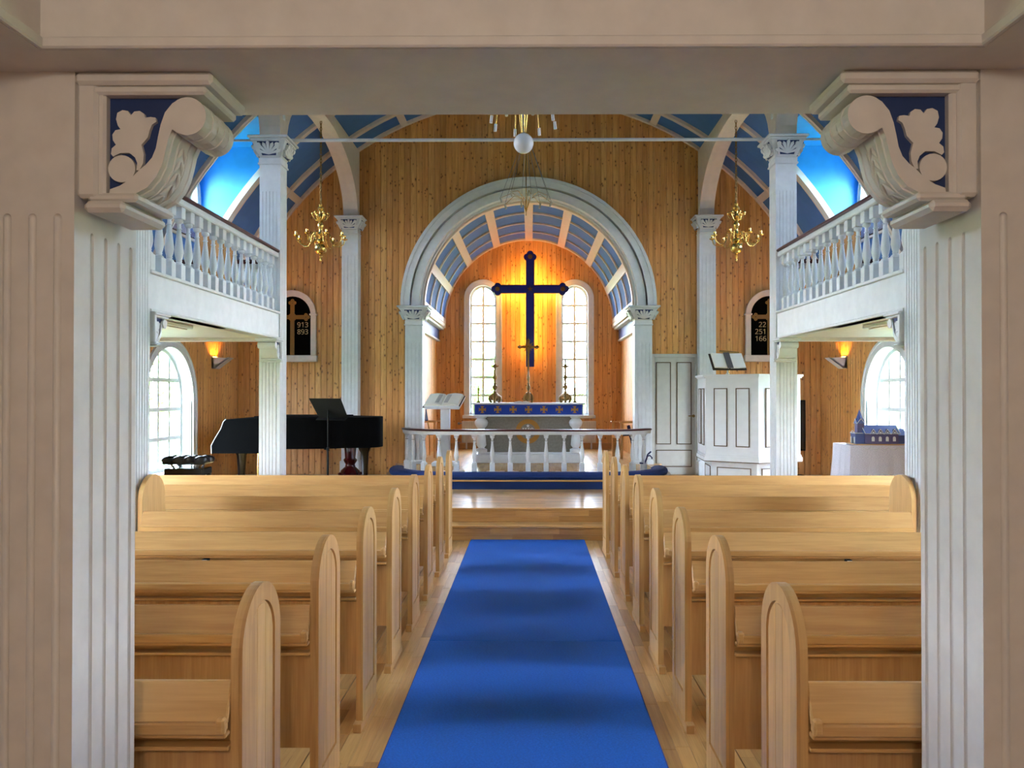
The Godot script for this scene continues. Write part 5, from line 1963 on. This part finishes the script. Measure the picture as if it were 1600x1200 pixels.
func build_chandeliers() -> void:
	for s in [-1, 1]:
		var d := 11.36
		var o := thing("chandelier", "brass globe chandelier hanging by a chain on the %s side" % side_word(s), "chandelier", V(s * 2.955, py(388, d), d), 0.3 * s, "brass chandeliers")
		var top := 4.64 + 0.95 - py(388, d)
		var st := mb()
		chain(st, Vector3(0, top, 0), Vector3(0, 0.64, 0), 26)
		obj("chain", st, M.old_brass, o)
		st = mb()
		ball(st, Vector3.ZERO, 0.088, 14, Vector3(1, 0.95, 1))
		obj("globe", st, M.brass, o)
		st = mb()
		lathe(st, [[0.0, -0.19], [0.012, -0.18], [0.018, -0.165], [0.008, -0.145], [0.026, -0.12], [0.03, -0.105], [0.012, -0.09]], 12)
		obj("finial", st, M.brass, o)
		st = mb()
		lathe(st, [[0.03, 0.08], [0.055, 0.10], [0.05, 0.13], [0.025, 0.15], [0.04, 0.18], [0.055, 0.20], [0.03, 0.23], [0.022, 0.27], [0.035, 0.30], [0.05, 0.335], [0.03, 0.37], [0.02, 0.40], [0.045, 0.43], [0.055, 0.45], [0.03, 0.48], [0.02, 0.52], [0.04, 0.55], [0.05, 0.575], [0.02, 0.60], [0.028, 0.63], [0.0, 0.645]], 14)
		obj("stem", st, M.brass, o)
		for k in 8:
			var r := Basis(Vector3.UP, TAU * k / 8)
			var arm := mb()
			var pts := [Vector3(0.04, 0.19, 0), Vector3(0.10, 0.235, 0), Vector3(0.14, 0.20, 0), Vector3(0.155, 0.11, 0), Vector3(0.20, 0.05, 0), Vector3(0.265, 0.045, 0), Vector3(0.325, 0.085, 0), Vector3(0.345, 0.15, 0)]
			for i in pts.size():
				pts[i] = r * pts[i]
			tube(arm, pts, 0.0085, 6)
			ball(arm, r * Vector3(0.15, 0.155, 0), 0.016, 6)
			var a := obj("arm", arm, M.brass, o)
			var cup := mb()
			lathe(cup, [[0.008, 0.145], [0.034, 0.155], [0.042, 0.168], [0.022, 0.165], [0.014, 0.175], [0.018, 0.20], [0.018, 0.215], [0.0, 0.215]], 10, Transform3D(Basis.IDENTITY, r * Vector3(0.345, 0, 0)))
			obj("candle_cup", cup, M.brass, a)
		for k in 6:
			var r := Basis(Vector3.UP, TAU * k / 6 + 0.4)
			var arm := mb()
			var pts := [Vector3(0.03, 0.40, 0), Vector3(0.07, 0.41, 0), Vector3(0.10, 0.45, 0), Vector3(0.12, 0.49, 0), Vector3(0.10, 0.51, 0)]
			for i in pts.size():
				pts[i] = r * pts[i]
			tube(arm, pts, 0.009, 6)
			ball(arm, r * Vector3(0.11, 0.50, 0), 0.024, 6)
			obj("ornament", arm, M.brass, o)
	# modern nave lamps
	var d := 7.6
	var o := thing("nave_lamp", "modern hanging lamp with a pale globe and small white spot holders", "lamp", V(px(818, d), py(223, d), d))
	var st := mb()
	ball(st, Vector3.ZERO, 0.096, 16)
	obj("globe", st, M.globe, o)
	st = mb()
	tube(st, [Vector3(0, 0.08, 0), Vector3(0, vault_h(0) - py(223, d) - 0.02, 0)], 0.012, 8)
	obj("rod", st, M.white, o)
	for k in 8:
		var a := TAU * k / 8 + 0.28
		var r := Basis(Vector3.UP, a)
		st = mb()
		tube(st, [Vector3(0, 0.10, 0) + r * Vector3(0.02, 0, 0), r * Vector3(0.05, 0.42, 0), r * Vector3(0.18, 0.56, 0), r * Vector3(0.28, 0.42, 0), r * Vector3(0.31, 0.24, 0)], 0.006, 6)
		var arm := obj("arm", st, M.brass, o)
		st = mb()
		var dirv := (r * Vector3(0.12, -1, 0)).normalized()
		var p0 := r * Vector3(0.31, 0.235, 0)
		tube(st, [p0, p0 + dirv * 0.07], 0.015, 10)
		obj("spot_holder", st, M.white, arm)
	d = 11.3
	o = thing("nave_lamp", "modern wire-hung lamp with bare spot holders before the chancel arch", "lamp", V(px(822, d), py(312, d), d))
	var hang := py(225, d) - py(312, d)
	st = mb()
	tube(st, [Vector3(0, -0.22, 0), Vector3(0, hang, 0)], 0.007, 6)
	tube(st, [Vector3(0, hang, 0), Vector3(0, vault_h(0) - py(312, d) - 0.02, 0)], 0.012, 6)
	obj("rod", st, M.brass, o)
	for k in 8:
		var a := TAU * k / 8 + 0.2
		var r := Basis(Vector3.UP, a)
		var p := r * Vector3(0.37, -0.02 + 0.03 * (k % 3), 0)
		st = mb()
		tube(st, [Vector3(0, hang, 0) + r * Vector3(0.07, 0, 0), p], 0.0035, 5)
		var wire := obj("wire", st, M.steel, o)
		st = mb()
		tube(st, [Vector3(0, -0.18, 0), r * Vector3(0.06, 0.02, 0), r * Vector3(0.2, 0.09, 0), p], 0.004, 5)
		obj("arm", st, M.brass, wire)
		st = mb()
		tube(st, [p + Vector3(0, 0.01, 0), p + r * Vector3(-0.025, -0.06, 0)], 0.014, 8)
		obj("spot_holder", st, M.pale_grey, wire)

func build_sconces() -> void:
	for s in [-1, 1]:
		var d := 12.45
		var o := thing("wall_sconce", "white wedge-shaped wall lamp throwing warm light upwards, %s side" % side_word(s), "sconce", V(s * (WALL - 0.02), py(566, d), d))
		var st := mb()
		var p := PackedVector2Array([Vector2(0, -0.10), Vector2(-s * 0.06, -0.10), Vector2(-s * 0.28, 0.07), Vector2(-s * 0.25, 0.075), Vector2(-s * 0.04, -0.07), Vector2(-s * 0.02, 0.09), Vector2(0, 0.09)])
		prism(st, p, 0.18, Transform3D(Basis.IDENTITY, Vector3(0, 0, -0.09)))
		obj("body", st, M.ivory, o)
		for q in [-1, 1]:
			st = mb()
			prism(st, PackedVector2Array([Vector2(0, -0.09), Vector2(-s * 0.06, -0.09), Vector2(-s * 0.27, 0.065), Vector2(0, 0.075)]), 0.006, Transform3D(Basis.IDENTITY, Vector3(0, 0, q * 0.087 - 0.003)))
			obj("side_plate", st, M.ivory, o)
		st = mb()
		ball(st, Vector3(-s * 0.10, 0.0, 0), 0.026, 8)
		obj("bulb", st, M.bulb_warm, o)
		var l := OmniLight3D.new()
		l.name = "bulb_light"
		l.position = Vector3(-s * 0.10, 0.0, 0)
		l.light_color = Color(1.0, 0.66, 0.28)
		l.light_energy = 0.6
		l.light_size = 0.02
		l.omni_range = 15.0
		l.omni_attenuation = 2.0
		l.shadow_enabled = true
		o.add_child(l)

func build_side_table() -> void:
	var d := 9.95
	var xl := px(1327, d)
	var o := thing("side_table", "small table under a white lace cloth by the arched window", "table", V(xl + 0.46, POD, d + 0.30))
	var h := py(696, d) - POD
	bx("top", Vector3(0, h - 0.02, 0), Vector3(0.90, 0.03, 0.56), M.oak_x[0], o, 0.004)
	for q in [-1, 1]:
		for r in [-1, 1]:
			bx("leg", Vector3(q * 0.40, (h - 0.035) / 2, r * 0.23), Vector3(0.04, h - 0.035, 0.04), M.oak_up[0], o, 0.004)
	# cloth with falling folds
	var c := thing("tablecloth", "white lace cloth hanging in folds from the side table", "cloth", V(xl + 0.46, POD, d + 0.30))
	var st := mb()
	var n := 96
	var ring := func(t: float) -> Array:
		var out := []
		for i in n:
			var u := float(i) / n * 4.0
			var e := int(u)
			var f := u - e
			var p := Vector3.ZERO
			if e == 0: p = Vector3(-0.455 + 0.91 * f, 0, 0.285)
			elif e == 1: p = Vector3(0.455, 0, 0.285 - 0.57 * f)
			elif e == 2: p = Vector3(0.455 - 0.91 * f, 0, -0.285)
			else: p = Vector3(-0.455, 0, -0.285 + 0.57 * f)
			var wv := sin(i * TAU / 8.0) * 0.016 * t + sin(i * 1.7) * 0.006 * t
			var nrm := Vector3(p.x / 0.46, 0, p.z / 0.29)
			nrm = nrm.normalized()
			out.append(Vector3(p.x, h - 0.62 * t, p.z) + nrm * (0.02 * t + 0.075 * t * t * 0.6 + wv))
		return out
	var prev: Array = ring.call(0.0)
	for k in range(1, 9):
		var cur: Array = ring.call(k / 8.0)
		for i in n:
			var j := (i + 1) % n
			quad(st, cur[i], cur[j], prev[j], prev[i])
		prev = cur
	obj("skirt", st, M.lace, c)
	bx("top_cloth", Vector3(0, h - 0.002, 0), Vector3(0.912, 0.006, 0.572), M.lace, c, 0.002)
	# lace border: rows of rings and scallops, standing off the cloth
	st = mb()
	for k in 11:
		var x := -0.33 + 0.078 * k
		for row in 3:
			var t := 0.62 + 0.13 * row
			var p := Vector3(x, h - 0.62 * t, 0.300 + 0.066 * t * 1.1 + 0.022)
			var pts := []
			for q in 11:
				var a := TAU * q / 10
				pts.append(p + Vector3(cos(a) * (0.030 - 0.005 * row), sin(a) * (0.034 - 0.004 * row), 0))
			tube(st, pts, 0.005, 5)
	for k in 6:
		var pts := []
		for q in 9:
			var f := q / 8.0
			pts.append(Vector3(-0.32 + 0.115 * (k + f), h - 0.02 - 0.035 * sin(PI * f), 0.296 + 0.004 * sin(PI * f)))
		tube(st, pts, 0.005, 5)
	obj("lace_border", st, M.white, c)
	# model church
	var m := thing("model_church", "blue scale model of a church with a spire on the lace cloth", "model", V(xl + 0.10, POD + h + 0.004, d + 0.16))
	var k := d * 1.02 / FOCAL
	bx("baseboard", Vector3(0.33, 0.006, -0.02), Vector3(0.70, 0.012, 0.34), M.oak_x[1], m, 0.002)
	var nave0 := 0.12
	var nave1 := 0.53
	st = mb()
	box(st, Vector3((nave0 + nave1) / 2, 0.075, -0.02), Vector3(nave1 - nave0, 0.13, 0.20))
	obj("nave_wall", st, M.model_wall, m)
	st = mb()
	prism(st, PackedVector2Array([Vector2(-0.125, 0.0), Vector2(0.125, 0.0), Vector2(0, 0.105)]), nave1 - nave0 + 0.03, Transform3D(Basis(Vector3(0, 0, -1), Vector3.UP, Vector3(1, 0, 0)), Vector3(nave0 - 0.015, 0.138, -0.02)))
	obj("nave_roof", st, M.model_roof, m)
	for i in 4:
		var x := 0.215 + 0.088 * i
		st = mb()
		prism(st, PackedVector2Array([Vector2(-0.038, 0.0), Vector2(0.038, 0.0), Vector2(0, 0.06)]), 0.11, Transform3D(Basis.IDENTITY, Vector3(x, 0.135, -0.02)))
		var dr := obj("dormer", st, M.model_wall, m)
		st = mb()
		for q in [-1, 1]:
			tube(st, [Vector3(x + q * 0.042, 0.133, 0.092), Vector3(x, 0.198, 0.092)], 0.004, 5)
		obj("bargeboard", st, M.white, dr)
		st = mb()
		prism(st, PackedVector2Array([Vector2(-0.015, 0.0), Vector2(0.015, 0.0), Vector2(0.012, 0.018), Vector2(0, 0.024), Vector2(-0.012, 0.018)]), 0.004, Transform3D(Basis.IDENTITY, Vector3(x, 0.142, 0.089)))
		obj("window", st, M.white, dr)
		st = mb()
		var ap := PackedVector2Array([Vector2(-0.018, 0.0), Vector2(0.018, 0.0)])
		for q in 7:
			var a := PI * q / 6
			ap.append(Vector2(cos(a) * 0.018, 0.042 + sin(a) * 0.018))
		prism(st, ap, 0.005, Transform3D(Basis.IDENTITY, Vector3(x, 0.045, 0.079)))
		obj("window", st, M.white, m)
	st = mb()
	tube(st, [Vector3(nave0 - 0.015, 0.14, 0.105), Vector3(nave1 + 0.015, 0.14, 0.105)], 0.003, 5)
	for x in [nave0 - 0.012, nave1 + 0.012]:
		tube(st, [Vector3(x, 0.14, 0.105), Vector3(x, 0.245, -0.02)], 0.005, 5)
	obj("eaves", st, M.white, m)
	st = mb()
	box(st, Vector3(0.575, 0.065, -0.02), Vector3(0.10, 0.11, 0.15))
	obj("chancel_wall", st, M.model_blue, m)
	st = mb()
	prism(st, PackedVector2Array([Vector2(-0.09, 0.0), Vector2(0.09, 0.0), Vector2(0, 0.08)]), 0.115, Transform3D(Basis(Vector3(0, 0, -1), Vector3.UP, Vector3(1, 0, 0)), Vector3(0.525, 0.118, -0.02)))
	obj("chancel_roof", st, M.model_roof, m)
	st = mb()
	box(st, Vector3(0.065, 0.075, -0.02), Vector3(0.12, 0.13, 0.15))
	obj("porch", st, M.model_blue, m)
	st = mb()
	box(st, Vector3(0.085, 0.20, -0.02), Vector3(0.085, 0.14, 0.085))
	obj("tower", st, M.model_wall, m)
	st = mb()
	for q in 2:
		var r := Basis(Vector3.UP, q * PI / 2)
		prism(st, PackedVector2Array([Vector2(-0.05, 0), Vector2(0.05, 0), Vector2(0, 0.06)]), 0.10, Transform3D(r, Vector3(0.085, 0.265, -0.02) - r * Vector3(0, 0, 0.05)))
	lathe(st, [[0.055, 0.29], [0.0, 0.445]], 4, Transform3D(Basis(Vector3.UP, PI / 4), Vector3(0.085, 0, -0.02)))
	obj("spire", st, M.model_roof, m)
	st = mb()
	for q in [-1, 1]:
		tube(st, [Vector3(0.085 + q * 0.052, 0.263, 0.032), Vector3(0.085, 0.328, 0.032)], 0.004, 5)
		tube(st, [Vector3(0.033, 0.263, -0.02 + q * 0.052), Vector3(0.033, 0.328, -0.02)], 0.004, 5)
		tube(st, [Vector3(0.0, 0.143, -0.02 + q * 0.08), Vector3(0.0, 0.175, -0.02 + q * 0.0)], 0.004, 5)
	box(st, Vector3(0.003, 0.06, 0.03), Vector3(0.01, 0.08, 0.03))
	box(st, Vector3(0.003, 0.06, -0.07), Vector3(0.01, 0.08, 0.03))
	box(st, Vector3(0.065, 0.145, -0.02), Vector3(0.13, 0.008, 0.16))
	obj("white_trim", st, M.white, m)
	bx("door", Vector3(0.003, 0.045, -0.02), Vector3(0.008, 0.07, 0.035), M.dark_line, m)

func chair(at: Vector3, turn: float, label: String) -> void:
	var o := thing("chair", label, "chair", at, turn, "wooden sanctuary chairs")
	bx("seat", Vector3(0, 0.44, 0), Vector3(0.46, 0.06, 0.44), M.seat_blue, o, 0.02)
	var st := mb()
	box(st, Vector3(0, 0, 0), Vector3(0.42, 0.26, 0.04), 0.018, Transform3D(Basis(Vector3.RIGHT, deg_to_rad(-10)), Vector3(0, 0.78, -0.22)))
	obj("backrest", st, M.seat_blue, o)
	for s in [-1, 1]:
		st = mb()
		box(st, Vector3(s * 0.25, 0.32, 0.18), Vector3(0.035, 0.64, 0.04), 0.006)
		obj("leg", st, M.oak_up[0], o)
		st = mb()
		tube(st, [Vector3(s * 0.25, 0.0, -0.18), Vector3(s * 0.25, 0.45, -0.18), Vector3(s * 0.23, 0.88, -0.26)], 0.018, 8)
		obj("leg", st, M.oak_up[0], o)
		bx("armrest", Vector3(s * 0.25, 0.65, 0.0), Vector3(0.05, 0.025, 0.44), M.oak_up[2], o, 0.008)
	bx("seat_rail", Vector3(0, 0.385, 0.18), Vector3(0.48, 0.06, 0.025), M.oak_x[0], o, 0.005)

func build_small_things() -> void:
	# lectern with the open bible
	var d := 13.05
	var o := thing("lectern", "slim white lectern with sloping top inside the communion rail", "lectern", V(px(696, d), SAN, d))
	var h := py(634, d) - SAN
	bx("post", Vector3(0, h / 2, 0), Vector3(0.15, h, 0.13), M.white, o, 0.008)
	bx("foot", Vector3(0, 0.03, 0), Vector3(0.42, 0.06, 0.36), M.white, o, 0.01)
	var tilt := Transform3D(Basis(Vector3.UP, deg_to_rad(-12)) * Basis(Vector3.RIGHT, deg_to_rad(28)), Vector3(0, h + 0.05, 0))
	var st := mb()
	box(st, Vector3.ZERO, Vector3(0.58, 0.03, 0.40), 0.006, tilt)
	box(st, Vector3(0, 0.025, 0.195), Vector3(0.58, 0.04, 0.02), 0.004, tilt)
	obj("desk", st, M.white, o)
	var b := thing("bible", "large open bible lying on the white lectern", "book", V(px(694, d), SAN + h + 0.05, d))
	st = mb()
	for s in [-1, 1]:
		var p := PackedVector2Array([Vector2(0.0, 0.02), Vector2(s * 0.29, 0.02)])
		for q in 7:
			var f := 1.0 - q / 6.0
			p.append(Vector2(s * (0.012 + 0.27 * f), 0.03 + 0.045 * sin(PI * clampf(0.25 + 0.62 * (1 - f), 0, 1)) + 0.012 * (1 - f)))
		prism(st, p, 0.36, Transform3D(tilt.basis, tilt.basis * Vector3(0, 0, -0.18)))
	obj("pages", st, M.paper, b)
	st = mb()
	box(st, Vector3(0, 0.017, 0), Vector3(0.62, 0.008, 0.40), 0.002, Transform3D(tilt.basis, Vector3.ZERO))
	obj("cover", st, M.book_brown, b)
	# printed columns, as flat print a hair above the page
	st = mb()
	for s in [-1, 1]:
		for c in 2:
			for ln in 14:
				var x: float = s * (0.075 + 0.085 * c)
				box(st, Vector3(x, 0.0805 - 0.006 * c, -0.13 + 0.02 * ln), Vector3(0.07, 0.001, 0.009), 0, Transform3D(tilt.basis, Vector3.ZERO))
	obj("print", st, M.print_grey, b)
	chair(V(px(672, 14.6), SAN, 14.9), deg_to_rad(70), "wooden armchair with dark blue seat beside the lectern")
	chair(V(px(979, 14.6), SAN, 14.6), deg_to_rad(-78), "wooden armchair with dark blue back at the pulpit side of the altar")
	# blue cloth hanging over the chair arm
	st = mb()
	var e := V(px(981, 14.3), SAN, 14.3)
	tube(st, [e + Vector3(0, 0.60, 0.05), e + Vector3(0.02, 0.5, 0.08), e + Vector3(0.06, 0.35, 0.06), e + Vector3(0.09, 0.2, 0.05), e + Vector3(0.1, 0.05, 0.05)], [0.03, 0.035, 0.03, 0.025, 0.02], 8)
	tag(obj("stole", st, M.ribbon, self), "dark blue cloth band hanging from the chair behind the rail", "cloth")
	# radiators
	for s in [-1, 1]:
		var rx: float = s * 1.02
		var r := thing("radiator", "white ribbed radiator under the apse window, %s side" % side_word(s), "radiator", V(rx, SAN + 0.12, APSE - 0.10), 0, "apse radiators")
		bx("body", Vector3(0, 0.24, -0.02), Vector3(0.80, 0.46, 0.05), M.radiator, r, 0.01)
		for k in 16:
			bx("fin", Vector3(-0.37 + 0.0493 * k, 0.24, 0.012), Vector3(0.026, 0.43, 0.02), M.radiator, r, 0.006)
		for q in [-1, 1]:
			bx("foot", Vector3(q * 0.3, -0.05, -0.02), Vector3(0.03, 0.16, 0.04), M.radiator, r)
		st = mb()
		tube(st, [Vector3(-0.42, 0.02, -0.01), Vector3(-0.46, 0.02, -0.01), Vector3(-0.46, -0.11, -0.01)], 0.012, 6)
		ball(st, Vector3(-0.46, 0.42, 0.0), 0.03, 8)
		tube(st, [Vector3(-0.40, 0.42, 0), Vector3(-0.45, 0.42, 0)], 0.012, 6)
		obj("valve", st, M.steel, r)
	# red pedestal behind the piano
	d = 12.75
	var p := thing("pedestal", "dark red turned pedestal standing behind the piano", "pedestal", V(px(547, d), POD, d))
	st = mb()
	lathe(st, [[0.20, 0.0], [0.20, 0.05], [0.17, 0.08], [0.15, 0.14], [0.085, 0.20], [0.075, 0.24], [0.10, 0.28], [0.11, 0.31], [0.085, 0.34], [0.10, 0.55], [0.12, 0.70], [0.13, 0.78], [0.17, 0.82], [0.17, 0.86], [0.0, 0.86]], 8)
	obj("body", st, M.maroon, p)
	st = mb()
	for k in 8:
		var a := TAU * (k + 0.5) / 8
		ball(st, Vector3(cos(a) * 0.165, 0.09, sin(a) * 0.165), 0.03, 6, Vector3(1, 0.8, 1))
	obj("beads", st, M.maroon, p)
	st = mb()
	prism(st, PackedVector2Array([Vector2(0, -0.03), Vector2(0.022, 0.0), Vector2(0.012, 0.018), Vector2(0, 0.008), Vector2(-0.012, 0.018), Vector2(-0.022, 0.0)]), 0.01, Transform3D(Basis.IDENTITY, Vector3(0, 0.63, 0.098)))
	obj("heart", st, M.numeral, p)
	# screen by the end wall in the aisle beyond the pulpit
	d = 13.2
	var tv := thing("display_screen", "tall black display screen standing by the end wall past the pulpit", "screen", V(px(1236, d), POD, d))
	var ty := py(625, d) - POD
	var tb := py(704, d) - POD
	bx("bezel", Vector3(0, (ty + tb) / 2, 0), Vector3(0.44, ty - tb, 0.05), M.black, tv, 0.006)
	bx("panel", Vector3(0, (ty + tb) / 2, 0.026), Vector3(0.40, ty - tb - 0.05, 0.004), M.screen, tv)
	bx("stand", Vector3(0, tb / 2, -0.02), Vector3(0.10, tb, 0.04), M.black, tv)
	bx("foot", Vector3(0, 0.012, -0.02), Vector3(0.40, 0.024, 0.24), M.black, tv, 0.004)
	# socket on the side wall
	var sk := thing("wall_socket", "small white wall socket low on the boards behind the piano stool", "socket", V(-WALL + 0.025, py(738, 12.2) , 12.2), PI / 2)
	bx("plate", Vector3(0, 0, 0), Vector3(0.08, 0.12, 0.012), M.white, sk, 0.003)
	bx("insert", Vector3(0, 0, 0.008), Vector3(0.05, 0.05, 0.006), M.pale_grey, sk, 0.002)
	# leaflets by the rail
	var lf := thing("leaflets", "small pile of white leaflets on the sanctuary floor behind the rail", "leaflets", rail_point(-1.05) + Vector3(0, SAN + 0.003, -0.26), 0.2)
	for k in 4:
		bx("leaflet", Vector3(0.004 * k, 0.004 + 0.006 * k, 0.003 * k), Vector3(0.15, 0.005, 0.21), M.paper if k % 2 == 0 else M.numeral, lf)
	# fittings on the gallery soffits
	for s in [-1, 1]:
		var g := thing("soffit_lamp", "flat white ceiling fitting under the %s side gallery" % side_word(s), "lamp", V(s * 3.45, 2.36, 7.3), 0, "fittings under the galleries")
		bx("tray", Vector3(0, -0.018, 0), Vector3(0.42, 0.035, 0.9), M.white, g, 0.008)
		bx("cover", Vector3(0, -0.040, 0), Vector3(0.34, 0.012, 0.8), M.rib, g, 0.004)

func tree(at: Vector3, h: float, spread: float, label: String) -> void:
	var o := thing("tree", label, "tree", at, 0, "trees outside the windows")
	var st := mb()
	tube(st, [Vector3.ZERO, Vector3(0.05, h * 0.3, 0), Vector3(-0.03, h * 0.6, 0.05), Vector3(0, h * 0.85, 0)], [0.14, 0.11, 0.07, 0.03], 8)
	for k in 7:
		var r := Basis(Vector3.UP, k * 2.4)
		tube(st, [Vector3(0, h * (0.25 + 0.07 * k), 0), r * Vector3(spread * 0.4, 0, 0) + Vector3(0, h * (0.35 + 0.07 * k), 0), r * Vector3(spread * 0.75, 0, 0) + Vector3(0, h * (0.42 + 0.07 * k), 0)], [0.05, 0.03, 0.012], 5)
	obj("trunk", st, M.bark, o)
	st = mb()
	for i in 2600:
		var a := rng.randf() * TAU
		var v := rng.randf_range(-1.0, 1.0)
		var rad := pow(rng.randf(), 0.4)
		var c := Vector3(cos(a) * sqrt(1 - v * v) * spread * rad, h * 0.58 + v * h * 0.42 * rad, sin(a) * sqrt(1 - v * v) * spread * rad)
		var b := Basis(Vector3(rng.randf() - 0.5, rng.randf() - 0.5, rng.randf() - 0.5).normalized(), rng.randf() * TAU)
		var s := rng.randf_range(0.05, 0.10)
		quad(st, c + b * Vector3(-s, 0, 0), c + b * Vector3(0, s * 0.5, 0), c + b * Vector3(s, 0, 0), c + b * Vector3(0, -s * 0.5, 0))
	obj("foliage", st, M.leaf, o).set_meta("kind", "stuff")

func build_outside() -> void:
	var g := setting("ground", "grass ground outside the church", "ground")
	bx("lawn", V(0, -0.35, 10), Vector3(120, 0.1, 120), M.grass, g)
	tree(V(-11.5, -0.3, 22.5), 5.5, 2.4, "leafy tree outside the piano side windows, farther from the church")
	tree(V(-9.2, -0.3, 17.5), 4.6, 1.9, "leafy tree outside the piano side windows, close to the church")
	tree(V(-1.9, -0.3, 25.5), 3.6, 1.5, "low leafy tree seen through the apse window beside the lectern")
	tree(V(-3.0, -0.3, 29.0), 4.2, 1.8, "leafy tree standing back from the apse on the piano side")
	tree(V(3.0, -0.3, 30.0), 2.6, 1.6, "low shrubby tree seen through the apse window on the pulpit side")
